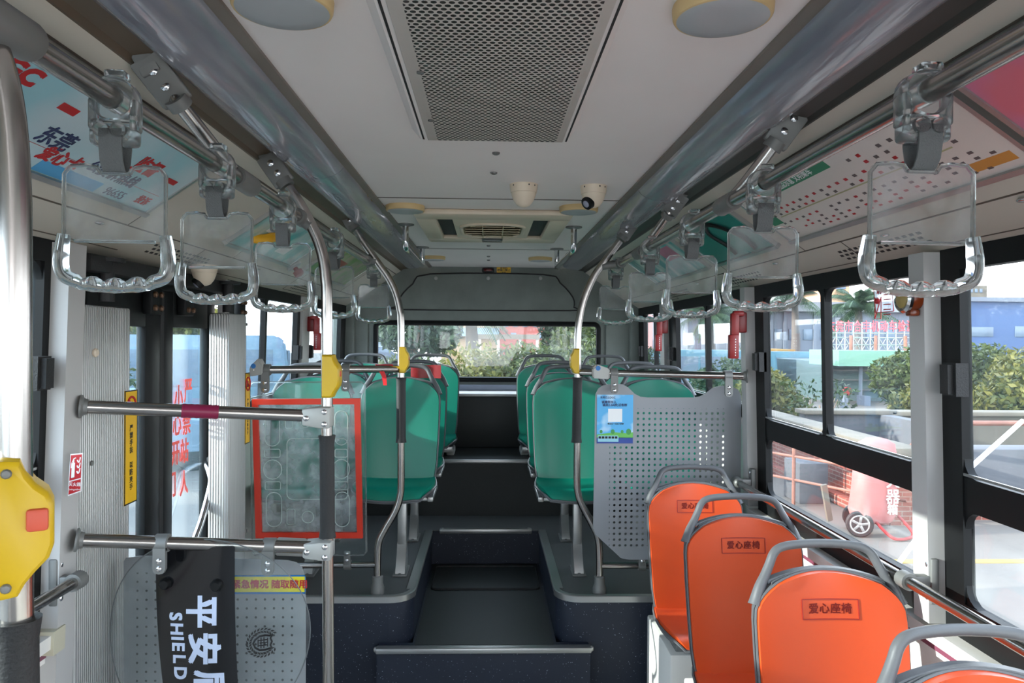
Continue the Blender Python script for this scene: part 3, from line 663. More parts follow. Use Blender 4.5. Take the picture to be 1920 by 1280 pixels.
def stop_box(lab, Y, u0, u1, v0, v1, side, red, turn=0):
    a = at(u0, v0, Y=Y); b = at(u1, v1, Y=Y); w, h = abs(b.x-a.x), a.z-b.z; cx, cz = a.x if side > 0 else b.x, (a.z+b.z)/2
    root = thing('stop_button', (at(30, 900, Y=Y).x if turn else cx, Y, b.z), lab, 'stop button', 'yellow stop buttons on the poles')
    s = side; o = [(0, .5), (.44, .5), (.60, .49), (.66, .40), (.78, .31), (.93, .24), (1.0, .15), (1.0, -.14), (.94, -.24), (.78, -.33), (.66, -.41), (.58, -.49), (.42, -.5), (0, -.5)]
    lay = []
    for dy, f in ((.034, .90), (.028, 1), (-.018, 1), (-.030, .965), (-.034, .90)): lay.append([Vector((cx+s*(x-.45)*w*f+s*.45*w, Y+dy, cz+z*h*f)) for x, z in o])
    mb = MB(); V = [[mb.bm.verts.new(p) for p in r] for r in lay]; n = len(o)
    for r1, r2 in zip(V, V[1:]):
        for i in range(n): mb.bm.faces.new((r1[i], r1[(i+1) % n], r2[(i+1) % n], r2[i]))
    mb.bm.faces.new(V[0]); mb.bm.faces.new(V[-1][::-1]); bmesh.ops.recalc_face_normals(mb.bm, faces=mb.bm.faces)
    obj('housing', mb, m_yel, root)
    if red:
        x0 = cx+s*w*.80; q = MB().box(x0-w*.13, x0+w*.13, Y-.040, Y-.030, cz-h*.02, cz+h*.14, .004); obj('button', q, m_redb, root)
        q = MB(); screws(q, [(cx+s*w*.45, Y-.034, cz+h*.40), (cx+s*w*.45, Y-.034, cz-h*.40)], (0, -1, 0), .006); obj('screw', q, m_brak, root)
    if turn: root.rotation_euler.z = R(turn)
    if not red: obj('button', MB().box(cx+s*w*.93, cx+s*w*1.03, Y-.012, Y+.012, cz-h*.02, cz+h*.12, .003), m_redb, root)
    return root
stop_box('large yellow stop button box with a red square, on the left edge pole', .94, -46, 92, 853, 1112, 1, True, 30)
stop_box('yellow stop button box on the pole by the door', 2.40, 607, 638, 664, 745, 1, False)
stop_box('yellow stop button box on the bent left pole', 3.73, 750, 767, 650, 699, 1, False)
stop_box('yellow stop button box on the bent right pole', 3.73, 1069, 1085, 653, 700, -1, False)

def joint_block(root, c, xs, w, h, bolts):           # cast tee joining a rail to a pole
    mb = MB().prism([Vector((c.x+xs*x*w, c.y-.046, c.z+z*h)) for x, z in ((.5, .5), (.1, .5), (-.5, .42), (-.5, -.36), (.1, -.5), (.5, -.5))], (0, .072, 0))
    bmesh.ops.bevel(mb.bm, geom=list(mb.bm.edges), offset=.006, segments=2, affect='EDGES', profile=.5)
    o = obj('joint', mb, m_brakl, root); obj('bolt', screws(MB(), [Vector((c.x+xs*x*w, c.y-.046, c.z+z*h)) for x, z in bolts], (0, -1, 0), .009), m_chrome, o)
def flange(root, p, d):
    p = Vector(p); d = Vector(d).normalized(); mb = MB().lathe([(.033, 0), (.033, .005), (.024, .010), (.0215, .02)], p, d, 20); o = obj('flange', mb, m_brak, root)
def hang_clamp(root, p, drop, w=.036):               # strap clamp holding a panel under a rail
    p = Vector(p); mb = MB().tube([p-Vector((w/2, 0, 0)), p+Vector((w/2, 0, 0))], .026, 16)
    mb.prism([(p.x+x, p.y-.012, z) for x, z in [(-w/2, p.z-.01), (w/2, p.z-.01), (w/2, p.z-drop+.014), (w*.35, p.z-drop+.003), (0, p.z-drop), (-w*.35, p.z-drop+.003), (-w/2, p.z-drop+.014)][::-1]], (0, -.014, 0))
    o = obj('clamp', mb, m_brak, root); obj('bolt', screws(MB(), [(p.x, p.y-.026, p.z-drop*.55), (p.x, p.y-.026, p.z-drop+.016)], (0, -1, 0), .0085), m_chrome, o)
# two rails from the door pillar to the pole by the door
A1, B1 = at(150, 762, X=-1.15), at(613, 780.5, Y=2.40); d1 = (B1-A1).normalized()
g = thing('guard_rail', A1, 'upper steel rail across the door side, wrapped with maroon tape', 'handrail', 'rails across the door side')
obj('rail', MB().tube([A1, B1], RR+.001, 18), m_steel, g); flange(g, A1, d1)
tp = lambda A, B, u: A.lerp(B, (u-A[0])/(B[0]-A[0]))
pa, pb = A1.lerp(B1, (338-150)/463*.94), A1.lerp(B1, (407-150)/463*.955); k = 12
obj('tape_wrap', MB().tube([pa.lerp(pb, i/k) for i in range(k+1)], [RR+.0022+.0012*(i % 2) for i in range(k+1)], 18), m_maroon, g)
joint_block(g, at(598, 780.5, Y=2.40), 1, .088, .066, ((.3, .28), (.3, -.3), (-.34, -.02)))
A2, B2 = at(142, 1012, X=-1.15), at(613, 1027, Y=2.40); d2 = (B2-A2).normalized()
g2 = thing('guard_rail', A2, 'lower steel rail across the door side carrying the perforated panel and shield', 'handrail', 'rails across the door side')
obj('rail', MB().tube([A2, B2], RR+.001, 18), m_steel, g2); flange(g2, A2, d2)
joint_block(g2, at(599, 1027, Y=2.40), 1, .088, .058, ((.3, .26), (.3, -.3), (-.34, -.02)))
ra, rb = at(518, 1024, Y=2.40), at(574, 1026, Y=2.40); obj('length_adjuster', MB().tube([ra, ra+d2*.006, rb-d2*.006, rb], [.024, .0285, .0285, .024], 20), m_brakl, g2)
for u, v in ((296, 1018), (500, 1024)): hang_clamp(g2, A2.lerp(B2, (u-142)/471*(.97 if u < 400 else .985)), .085)
# rails of the clear red-framed panel
Yp = 3.72
A, B = at(474, 693, Y=3.40), at(752, 691.5, Y=3.73)
g = thing('guard_rail', A, 'steel rail above the clear red-framed panel', 'handrail', 'rails beside the deck poles')
obj('rail', MB().tube([A, B], RR, 16), m_steel, g); 
mb = MB().prism([at(u, v, Y=3.385) for u, v in ((467, 688), (484, 671), (491, 684), (491, 702), (468, 706))], (0, .06, 0)); bmesh.ops.bevel(mb.bm, geom=list(mb.bm.edges), offset=.005, segments=2, affect='EDGES'); j = obj('end_joint', mb, m_brakl, g)
c = at(475, 686, Y=3.384); obj('logo', MB().lathe([(.011, 0), (.011, .001)], c, (0, -1, 0), 16), m_blue, j)
for u, v in ((498, 693), (646, 692)): hang_clamp(g, A.lerp(B, (u-474)/278*.98), .105)
a, b = at(704, 691, Y=3.69), at(736, 691, Y=3.715); tw = obj('tape_wrap', MB().tube([a, b], RR+.003, 16), m_tapered, g)
tl = [at(u, v, Y=3.665) for u, v in ((716, 696), (720, 706), (721, 722))]; obj('tape_tail', MB().solid([[p-Vector((.014-.008*i/2, 0, 0)), p+Vector((.012, -.004, 0))] for i, p in enumerate(tl)], [[p-Vector((.014-.008*i/2, -.002, 0)), p+Vector((.012, -.002, 0))] for i, p in enumerate(tl)]), M('bright_red_tape', (224, 30, 34), .35), tw)
A, B = at(540, 1060, Y=3.73), at(708, 1058, Y=3.73)
g = thing('guard_rail', B, 'low steel rail under the clear red-framed panel', 'handrail', 'rails beside the deck poles')
obj('rail', MB().tube([at(470, 1060, Y=3.73), B], RR-.003, 14), m_steel, g); p = at(652, 1058.5, Y=3.73); mb = MB().tube([p-Vector((.018, 0, 0)), p+Vector((.018, 0, 0))], .024, 14).box(p.x-.017, p.x+.017, p.y-.024, p.y-.012, p.z, p.z+.075, .006)
o = obj('clamp', mb, m_brak, g); obj('bolt', screws(MB(), [(p.x, p.y-.024, p.z+.03), (p.x, p.y-.024, p.z+.062)], (0, -1, 0), .008), m_chrome, o)
# right-hand rails
A, B = at(1083, 698, Y=3.73), at(1402, 705, X=wx(1, -.18, .06)); d = (B-A).normalized()
g = thing('guard_rail', A, 'steel rail above the grey perforated panel', 'handrail', 'rails beside the deck poles')
obj('rail', MB().tube([A, B], RR, 16), m_steel, g); flange(g, B, -d)
mb = MB().prism([at(u, v, Y=3.665) for u, v in ((1111, 691), (1119, 683), (1143, 691), (1145, 696), (1144, 711), (1112, 709))][::-1], (0, .07, 0)); bmesh.ops.bevel(mb.bm, geom=list(mb.bm.edges), offset=.006, segments=2, affect='EDGES'); j = obj('length_adjuster', mb, m_brakl, g)
c = at(1121.5, 690, Y=3.6645); obj('logo', MB().lathe([(.012, 0), (.012, .001)], c, (0, -1, 0), 16), m_blue, j)
for u in (1153, 1363): hang_clamp(g, A.lerp(B, (u-1083)/319*1.01), .10)
A = at(1124, 1060, Y=3.73); B = Vector((1.24, 3.73, A.z)); g = thing('guard_rail', A, 'low steel rail under the grey perforated panel', 'handrail', 'rails beside the deck poles')
obj('rail', MB().tube([A, B], RR-.003, 14), m_steel, g); p = at(1203, 1060, Y=3.73); mb = MB().tube([p-Vector((.018, 0, 0)), p+Vector((.018, 0, 0))], .024, 14).box(p.x-.017, p.x+.017, p.y-.024, p.y-.012, p.z, p.z+.075, .006)
o = obj('clamp', mb, m_brak, g); obj('bolt', screws(MB(), [(p.x, p.y-.024, p.z+.03)], (0, -1, 0), .009), m_chrome, o)
# rails along the windows
def wrail(s, y0, y1, brk, lab):
    x = lambda y: X0+s*1.17-(.02 if s > 0 else -.0)
    r = thing('window_rail', (x(0), y1, Zf(-.68)), lab, 'handrail', 'rails along the windows')
    P = [(x(0), y0, Zf(-.68)), (x(0), y1, Zf(-.68))]
    obj('rail', MB().tube(P, RR-.002, 16), m_steel, r); obj('end_cap', MB().ball(P[1], .024), m_brak, r)
    for y in brk:
        mb = MB().tube([(x(0), y-.02, Zf(-.68)), (x(0), y+.02, Zf(-.68))], .0245, 14); xo = wx(s, -.68, .045)
        mb.box(min(x(0), xo), max(x(0), xo), y-.014, y+.014, Zf(-.695), Zf(-.665), .004).box(xo-.012, xo+.012, y-.02, y+.02, Zf(-.745), Zf(-.615), .006)
        o = obj('bracket', mb, m_brak, r); obj('bolt', screws(MB(), [(xo-s*.012, y, Zf(-.635)), (xo-s*.012, y, Zf(-.727))], (-s, 0, 0), .009), m_chrome, o)
wrail(1, -.6, 3.50, (2.08, 3.52), 'slanting steel rail along the right windows above the orange seats')
wrail(-1, -.6, 2.10, (2.09,), 'short steel rail along the left window by the blurred pole')
# short bars hanging from the rear ceiling
for s, u0, v0, u1, v1, nm in ((-1, 763, 420, 790, 463, 'left'), (1, 1075, 425, 1045, 466, 'right')):
    a, b = at(u0, v0, Z=Zf(.60)), at(u1, v1, Z=Zf(.60)); x = (a.x+b.x)/2
    g = thing('ceiling_bar', (x, a.y, Zf(.60)), 'short steel grab bar hanging from the rear ceiling on the %s' % nm, 'handrail', 'bars on the rear ceiling')
    pts = [(x, a.y, Zf(.60)), (x, a.y, Zf(.53)), (x, a.y, Zf(.50)), (x, a.y+.03, Zf(.478)), (x, a.y+.2, Zf(.475)), (x, b.y-.2, Zf(.475)), (x, b.y-.03, Zf(.478)), (x, b.y, Zf(.50)), (x, b.y, Zf(.53)), (x, b.y, Zf(.60))]
    obj('bar', MB().tube(curve(pts, 4), .0165, 14), m_chrome, g)
    for y in (a.y, b.y): obj('flange', MB().lathe([(.045, 0), (.045, -.006), (.02, -.012)], (x, y, Zf(.60)), (0, 0, 1), 18), m_brak, g)
# ------------------------------------------------------------------ strap handles
def strap_proto():
    root = thing('strap_handle', (0, 0, 0))                    # origin on the rail's centre line; plate faces -Y
    c = MB()
    c.lathe([(.0195, -.018), (.034, -.018), (.036, -.014), (.036, .014), (.034, .018), (.0195, .018), (.0195, -.018)], (0, 0, 0), (0, 1, 0), 22)
    c.box(-.036, .036, -.016, .016, -.074, -.032, .008, 3); c.box(.026, .037, -.017, .017, -.05, .0, .005).box(-.037, -.026, -.017, .017, -.05, .0, .005)
    c.lathe([(.0, -.024), (.012, -.024), (.012, .024), (0, .024)], (.012, 0, -.052), (0, 1, 0), 14); c.lathe([(.0, -.024), (.012, -.024), (.012, .024), (0, .024)], (-.014, 0, -.052), (0, 1, 0), 14)
    c.box(-.012, .02, -.02, .012, .03, .045, .005)
    obj('clip', c, m_clearg, root)
    w = [(-.020, -.050), (-.021, -.075), (-.016, -.100), (-.0075, -.112), (0, -.116), (.0075, -.112), (.016, -.100), (.021, -.075), (.020, -.050)]
    wb_ = MB().solid([[Vector((x, y, z)) for y, z in w] for x in (-.0175, .0175)], [[Vector((x, y*.86, z*.985)) for y, z in w] for x in (-.0175, .0175)])
    obj('webbing', wb_, m_web, root)
    pz = -.104; g = MB(); hw = .078
    g.prism([(x, -.0022, z) for x, z in [(-.024, pz-.012), (-.03, pz-.003), (-.045, pz-.001)]+[(x, pz+z) for x, z in ((-hw+.008, -.003), (-hw+.002, -.006), (-hw, -.014))]+[(-hw, pz-.122), (hw, pz-.122)]+[(x, pz+z) for x, z in ((hw, -.014), (hw-.002, -.006), (hw-.008, -.003))]+[(.045, pz-.001), (.03, pz-.003), (.024, pz-.012)]], (0, .0044, 0))
    obj('plate', g, m_clear, root)
    r = MB(); e = [(-.022, pz-.013), (-.028, pz-.004), (-.045, pz-.001), (-hw+.010, pz-.003), (-hw, pz-.016), (-hw, pz-.07), (-hw, pz-.118)]
    r.tube([(x, 0, z) for x, z in e], .0034, 8); r.tube([(-x, 0, z) for x, z in e], .0034, 8); r.tube([(-.022, 0, pz-.013), (.022, 0, pz-.013)], .0032, 8)
    r.tube([(-hw+.016, 0, pz-.122), (hw-.016, 0, pz-.122)], .003, 8)
    zb = pz-.19
    path = [(-hw, pz-.112), (-hw-.003, pz-.135), (-hw-.004, pz-.16), (-hw+.002, pz-.178), (-hw+.018, zb+.004), (-.045, zb-.001), (0, zb-.004)]
    path = path+[(-x, z) for x, z in path[-2::-1]]; pts = curve([Vector((x, 0, z)) for x, z in path], 8); n = len(pts)
    rs = []
    for i, p in enumerate(pts):
        if abs(p.x) < .062: rs.append(.0112+.0020*math.cos(p.x/.034*2*math.pi))
        else: rs.append(.0112-.002*max(0, min(1, (p.z-(pz-.14))/.028)))
    for p, q in zip(pts, rs):
        if abs(p.x) < .062: p.z += .7*(q-.0112)
    r.tube(pts, rs, 14, flat=1.15, ref=Vector((0, 0, 1)))
    obj('grip', r, m_clearg, root)
    return root
pt = strap_proto(); first = True
LS = ['clear plastic strap handle nearest the viewer on the left rail', 'second clear strap handle along the left rail, before the door opening', 'third clear strap handle along the left rail, just left of the door pole', 'fourth clear strap handle on the left rail, partly behind the door pole', 'farthest clear strap handle on the left rail, beside the bent pole']
RS = ['clear strap handle nearest the viewer on the right rail, before the route map', 'second clear strap handle along the right rail, against the end of the route map', 'third clear strap handle along the right rail, in front of the dark teal poster', 'fourth clear strap handle along the right rail', 'farthest clear strap handle on the right rail, beside the bent pole']
for s, lst, ys in ((-1, LS, (1.22, 1.67, 2.20, 2.93, 3.93)), (1, RS, (1.12, 1.78, 2.41, 3.04, 3.86))):
    for i, (lab, y) in enumerate(zip(lst, ys)):
        o = pt if first else copy_tree(pt); first = False
        o.location = (-.60 if s < 0 else .66, y, Zf(.375)); o.rotation_euler = (0, 0, R(((4, -3, 3, -12, 2), (2, -3, 2, -4, 3))[0 if s < 0 else 1][i]))
        if s > 0: o.scale = (1.05, 1.05, 1.0)
        tag(o, lab, 'strap handle', 'clear strap handles')

# ------------------------------------------------------------------ panels, shield, posters
def flatpts(uv, Y): return [at(u, v, Y=Y) for u, v in uv]
# grey perforated panel on the right
Yr = 3.705
uv = [(1116, 752), (1117, 738), (1122, 728), (1130, 722.5), (1140, 720.5), (1155, 719), (1168, 720.5), (1178, 726), (1190, 738), (1201, 743.5), (1215, 745), (1300, 745), (1312, 743), (1322, 738), (1333, 729), (1342, 725), (1356, 723), (1372, 724), (1384, 730), (1390, 742), (1389, 900), (1387, 1040), (1380, 1048), (1180, 1049), (1164, 1046), (1117, 1002), (1112, 990)]
pp = flatpts(uv, Yr)
t = thing('partition_panel', (pp[0].x, Yr, min(p.z for p in pp)), 'grey perforated metal panel with shaped top edge on the right, carrying a blue poster', 'panel')
o0 = wpos(t); L = lambda u, v, Y=Yr: at(u, v, Y=Y)-o0
la, lb, lc, ld = L(1189, 765), L(1362, 905), L(1143, 832), L(1362, 1030)
pit = (L(1360, 800).x-L(1189, 800).x)/16
m_perfR = perf('perforated_grey_panel', (150, 152, 156), (pit, pit), .0062, 0, 2, ((la.x, lb.x, lb.z, la.z), (lc.x, ld.x, ld.z, lc.z)))
obj('sheet', MB().prism(pp, (0, .004, 0)), m_perfR, t)
# poster
a, b = at(1119.5, 739.5, Y=Yr-.002), at(1186.5, 831, Y=Yr-.002)
t = thing('poster', (a.x, a.y, b.z), 'small sky-blue poster with a bus drawing on the perforated panel', 'poster')
W, H = b.x-a.x, a.z-b.z
PQ = lambda x, y: Vector((a.x+x*W, a.y-.0012, a.z-y*H))
def sky_mat():
    k = NT('poster_blue'); f = k.ramp(k.noise(9, 2), .5, .62); return k.end(k.bsdf(k.mix(f, lin((88, 178, 232)), lin((196, 226, 246))), .4))
obj('sheet', MB().box(a.x, b.x, a.y-.001, a.y+.001, b.z, a.z), sky_mat(), t)
def patch(nm, pts, mat, lift=.0): obj(nm, MB().prism([PQ(*p)-Vector((0, lift, 0)) for p in pts], (0, .001, 0)), mat, t)
patch('road', ((0, .88), (1, .88), (1, 1), (0, 1)), M('poster_road', (46, 74, 150), .5))
patch('grass', ((0, .82), (.2, .80), (.5, .77), (.8, .79), (1, .77), (1, .885), (0, .885)), M('poster_green', (110, 190, 90), .5))
tr = MB()
for x, r in ((.44, .055), (.7, .04), (.88, .07), (.12, .04)): tr.prism([PQ(x+r*math.cos(q*.4), .76+r*.9*math.sin(q*.4))-Vector((0, .0004, 0)) for q in range(16)], (0, .001, 0))
obj('drawn_tree', tr, M('poster_tree', (70, 150, 80), .5), t)
patch('drawn_bus', ((.03, .84), (.58, .84), (.60, .87), (.60, .965), (.03, .965)), M('poster_bus', (150, 205, 220), .5), .0008)
w_ = MB(); [w_.prism([PQ(x0, .855)-Vector((0, .0013, 0)), PQ(x0+.07, .855)-Vector((0, .0013, 0)), PQ(x0+.07, .9)-Vector((0, .0013, 0)), PQ(x0, .9)-Vector((0, .0013, 0))], (0, .0005, 0)) for x0 in (.05, .14, .23, .32, .41, .50)]; obj('drawn_window', w_, m_ink, t)
m_navy = M('navy_ink', (24, 38, 92), .5)
for s_, x, y, sz in (('东莞巴士', .22, .06, .012), ('诚邀您加入', .33, .155, .015), ('诚启(LSA群)活客群', .49, .215, .015), ('DGC', .43, .06, .013)): obj('lettering', text(s_, sz, PQ(x, y)-Vector((0, .0006, 0)), (1, 0, 0), (0, 0, 1), .02, .0003), m_navy, t)
patch('white_square', ((.31, .29), (.70, .29), (.70, .56), (.31, .56)), m_white)
lt = MB(); lt.add(text('微信扫一扫加入群聊', .009, PQ(.52, .60)-Vector((0, .0006, 0)), (1, 0, 0), (0, 0, 1), .01, .0003)); obj('small_print', lt, m_ink, t)

# clear panel with red frame on the left
Yc = 3.70
uv = [(468+x, v) for x, v in ((6, 716), (210, 716), (216, 722), (219, 1034), (213, 1041), (10, 1041), (5, 1035), (0, 722))]
pp = flatpts(uv, Yc)
t = thing('clear_partition', (pp[0].x, Yc, pp[5].z), 'clear acrylic panel with a red rectangular frame beside the bent left pole', 'panel')
obj('sheet', MB().prism(pp, (0, .006, 0)), m_acryl, t)
obj('polished_edge', MB().tube([p+Vector((0, .003, 0)) for p in pp], .004, 6, True), m_clearg, t)
qa = [(472, 748), (675, 747), (680, 1009), (479, 1009)]
def frame_ring(uvs, w, Y, dep, mat, nm, par):
    P = [at(u, v, Y=Y) for u, v in uvs]; c = sum(P, Vector())/4; Q = [p+Vector((math.copysign(w, c.x-p.x), 0, math.copysign(w, c.z-p.z))) for p in P]; mb = MB()
    for i in range(4):
        j = (i+1) % 4; mb.add(MB().hexa([P[i], P[j], Q[j], Q[i], P[i]+Vector((0, dep, 0)), P[j]+Vector((0, dep, 0)), Q[j]+Vector((0, dep, 0)), Q[i]+Vector((0, dep, 0))]))
    bmesh.ops.recalc_face_normals(mb.bm, faces=mb.bm.faces); return obj(nm, mb, mat, par)
frame_ring(qa, .028, Yc-.02, .018, M('red_frame', (206, 50, 26), .35), 'red_frame', t)
pa = obj('inner_sheet', MB().prism([at(u, v, Y=Yc-.004) for u, v in ((484, 758), (664, 757), (669, 998), (490, 998))], (0, .003, 0)), m_acryl2, t)
sl = MB()
for (u0, u1, v0, v1, r) in ((497, 524, 775, 836, 13), (496, 525, 842, 857, 3), (494, 528, 862, 898, 17), (497, 526, 903, 918, 3), (499, 528, 923, 987, 14), (535, 548, 780, 804, 5), (563, 581, 780, 801, 8), (538, 652, 822, 936, 10), (628, 652, 770, 834, 12), (628, 651, 842, 857, 3), (625, 655, 861, 897, 15), (626, 652, 903, 918, 3), (628, 655, 922, 987, 13), (538, 553, 954, 983, 3), (566, 588, 958, 980, 11)):
    sl.tube([at(u, v, Y=Yc-.006) for u, v in rrect(u0, u1, v0, v1, min(r, (u1-u0)/2-.1, (v1-v0)/2-.1), 4)], .0022, 6, True)
obj('cut_outline', sl, M('pale_cut_edge', (178, 190, 186), .4), pa)

# near perforated panel under the lower rail
Yn = 2.405
uv = [(232, 1052), (236, 1046), (262, 1042), (300, 1042), (440, 1047), (540, 1050), (556, 1054), (566, 1063), (571, 1078), (573, 1100), (573, 1500), (232, 1500)]
pp = flatpts(uv, Yn)
t = thing('partition_panel', (pp[0].x, Yn, min(p.z for p in pp)), 'grey perforated metal panel by the door, behind the clear shield', 'panel')
o0 = wpos(t); q0, q1, q2, q3 = [at(u, v, Y=Yn)-o0 for u, v in ((256, 1073), (300, 1495), (440, 1116), (548, 1495))]; pit = (at(556, 1130, Y=Yn).x-at(454, 1130, Y=Yn).x)/6
m_perfL = perf('perforated_grey_panel_dark', (150, 154, 158), (pit, pit), .0038, 0, 2, ((q0.x, q1.x, q1.z, q0.z), (q2.x, q3.x+.02, q3.z, q2.z), (q1.x, q2.x, q1.z, q2.z)), (24, 26, 30))
obj('sheet', MB().prism(pp, (0, .004, 0)), m_perfL, t)
a, b = at(392, 1078, Y=Yn-.003), at(573, 1113, Y=Yn-.003)
t = thing('emergency_sticker', (a.x, a.y, b.z), 'yellow sticker with blue edges and red writing on the near perforated panel', 'sticker')
obj('sheet', MB().box(a.x, b.x, a.y, a.y+.0025, b.z, a.z), M('lime_yellow', (226, 214, 40), .4), t)
e = MB().box(a.x, b.x, a.y-.0006, a.y+.001, a.z-.005, a.z).box(a.x, b.x, a.y-.0006, a.y+.001, b.z, b.z+.006).box(b.x-.003, b.x, a.y-.0006, a.y+.001, b.z, a.z); obj('border', e, m_blue, t)
obj('lettering', text('紧急情况 随取随用', .029, at(506, 1096, Y=a.y-.0012), (1, 0, 0), (0, 0, 1), .028, .0004), m_redink, t)

# riot shield hung in front of it
Ys = 2.30; C = at(387, 1190, Y=Ys); RX, RZ = .306, .306
bow = lambda x: Ys-.05+.085*((x-C.x)/RX)**2
def sh(p): return Vector((p.x, bow(p.x)+p.y, p.z))
t = thing('riot_shield', (C.x, Ys, C.z-RZ), 'round clear shield with a black band and white lettering hung on the lower rail', 'shield')
fr_, bk_ = [], []; N = 40
for i in range(N+1):
    z = math.sin(math.pi*(i/N-.5)); hw_ = max(.02, math.sqrt(max(0, 1-z*z)))
    fr_.append([sh(Vector((C.x+RX*hw_*(-1+2*j/24), 0, C.z+RZ*z))) for j in range(25)]); bk_.append([p+Vector((0, .004, 0)) for p in fr_[-1]])
m_shield = clear('clear_polycarbonate', (.93, .95, .95), .12, .05, .12)
obj('shell', MB().solid(fr_, bk_), m_shield, t, ang=60)
obj('rim', MB().tube([sh(Vector((C.x+RX*math.cos(q*math.pi/36), 0, C.z+RZ*math.sin(q*math.pi/36)))) for q in range(72)], .0018, 6, True), M('dark_rim', (96, 100, 102), .3), t)
xa, xb = at(302, 1050, Y=Ys).x, at(449, 1050, Y=Ys).x; xa2, xb2 = at(318, 1280, Y=Ys).x, at(458, 1280, Y=Ys).x; zt, zb_ = at(380, 1050, Y=Ys).z, at(380, 1280, Y=Ys).z
F, B = [], []
for i in range(31):
    z = C.z+RZ*.93*(1-2*i/30)*.99; f = (zt-z)/(zt-zb_); f = f*abs(f) if f > 0 else 0; l, r_ = xa+(xa2-xa)*f, xb+(xb2-xb)*f*.7
    F.append([sh(Vector((l+(r_-l)*j/14, -.003, z))) for j in range(15)]); B.append([p+Vector((0, .002, 0)) for p in F[-1]])
obj('black_band', MB().solid(F, B), M('band_black', (20, 21, 24), .12, var=.02), t)
lt = MB(); fs = lambda p: sh(Vector((p.x, p.y-.0042, p.z)))
for ch, u, v, sz in (('平', 387, 1134, .098), ('安', 391, 1202, .098), ('盾', 401, 1271, .098)):
    p = at(u, v, Y=Ys); lt.add(text(ch, sz, (p.x, 0, p.z), (0, 0, -1), (1, 0, 0), .03, .0004, sx=1.02, fn=fs))
for ch, u, v in zip('SHIELD', (341, 343, 344.5, 346, 348, 350), (1144, 1167, 1184, 1199, 1221, 1247)):
    p = at(u, v, Y=Ys); lt.add(text(ch, .052, (p.x, 0, p.z), (0, 0, -1), (1, 0, 0), .035, .0004, fn=fs))
obj('lettering', lt, M('pale_blue_print', (196, 208, 232), .5), t)
kn = MB(); [kn.lathe([(.017, 0), (.017, .014), (.012, .022), (0, .022)], sh(Vector((at(u, v, Y=Ys).x, 0, at(u, v, Y=Ys).z))), (0, -1, 0), 18) for u, v in ((323, 1084), (418, 1086))]; obj('knob', kn, m_black, t)
# crest on the shield: a wreath open to the right around a small shield with strokes
cr = MB(); cc = at(497, 1198, Y=Ys); 
for k in range(22):
    q = R(38+284*k/21)
    for rr, tl_ in ((.0425, .6), (.0335, -.6)):
        c = Vector((cc.x+rr*math.cos(q), 0, cc.z+rr*math.sin(q)*.98)); d = Vector((math.cos(q+math.pi/2+tl_), 0, math.sin(q+math.pi/2+tl_))); n = Vector((-d.z, 0, d.x))
        cr.prism([fs(c+d*.0065), fs(c+n*.0028), fs(c-d*.0065), fs(c-n*.0028)], (0, -.0006, 0))
o_ = [(-.026, 0), (-.02, .012), (-.008, .021), (.008, .022), (.02, .019), (.026, .021), (.022, .010), (.026, 0), (.022, -.010), (.026, -.021), (.02, -.019), (.008, -.022), (-.008, -.021), (-.02, -.012)]
cr.tube([fs(Vector((cc.x+x, -.0006, cc.z+z))) for x, z in o_], .0030, 5, True)
for x, z0, z1 in ((-.012, -.011, .011), (-.004, -.016, .016), (.004, -.016, .016), (.014, -.013, .013)): cr.tube([fs(Vector((cc.x+x, -.0006, cc.z+z0))), fs(Vector((cc.x+x, -.0006, cc.z+z1)))], .0016, 5)
for z in (-.008, .0, .008): cr.tube([fs(Vector((cc.x-.012+.004*(z == 0), -.0006, cc.z+z))), fs(Vector((cc.x+.015, -.0006, cc.z+z)))], .0015, 5)
obj('crest', cr, m_ink, t)

# ------------------------------------------------------------------ ceiling fittings
zc = Zf(.60)
gx = .012; t = thing('return_air_grille', (gx, 1.2, zc), 'large ceiling grille full of small holes, in a white surround', 'ceiling grille')
mb = MB().prism([(gx+x, 0, zc-z) for x, z in ((-.235, 0), (-.21, .03), (.21, .03), (.235, 0))], (0, 2.17, 0)); bmesh.ops.translate(mb.bm, verts=mb.bm.verts, vec=(0, 0, 0)); obj('frame', mb, m_ceil, t)
m_gr = perf('perforated_grille', (200, 192, 184), (.0155, .0130), .0054, 0, 1, ((-.162, .180, -3, .965),), (30, 26, 25), True)
obj('perforated_sheet', MB().box(gx-.19, gx+.2, .02, 2.165, zc-.0335, zc-.028, .002), m_gr, t)
s_ = MB().box(gx-.204, gx-.199, .0, 2.165, zc-.031, zc-.029).box(gx+.207, gx+.212, .0, 2.165, zc-.031, zc-.029); obj('gap', s_, m_blackr, t)
s_ = MB(); [s_.lathe([(.008, 0), (.008, .003), (0, .004)], at(u, v, Z=zc-.0335), (0, 0, -1), 14) for u, v in ((788, 135), (808, 225))]; obj('screw', s_, m_brak, t)
lampd = [(530, -6, 'round grey ceiling lamp at the top picture edge, left of the grille'), (1355, 10, 'round grey ceiling lamp at the top picture edge, right of the grille'), (760, 386, 'thin round tan-rimmed ceiling lamp left of the air vent'), (1085, 388, 'thin round tan-rimmed ceiling lamp right of the air vent'), (813, 481, 'flat tan round ceiling lamp nearest the rear wall, on the left'), (1013, 483, 'flat tan round ceiling lamp nearest the rear wall, on the right')]
p0 = None
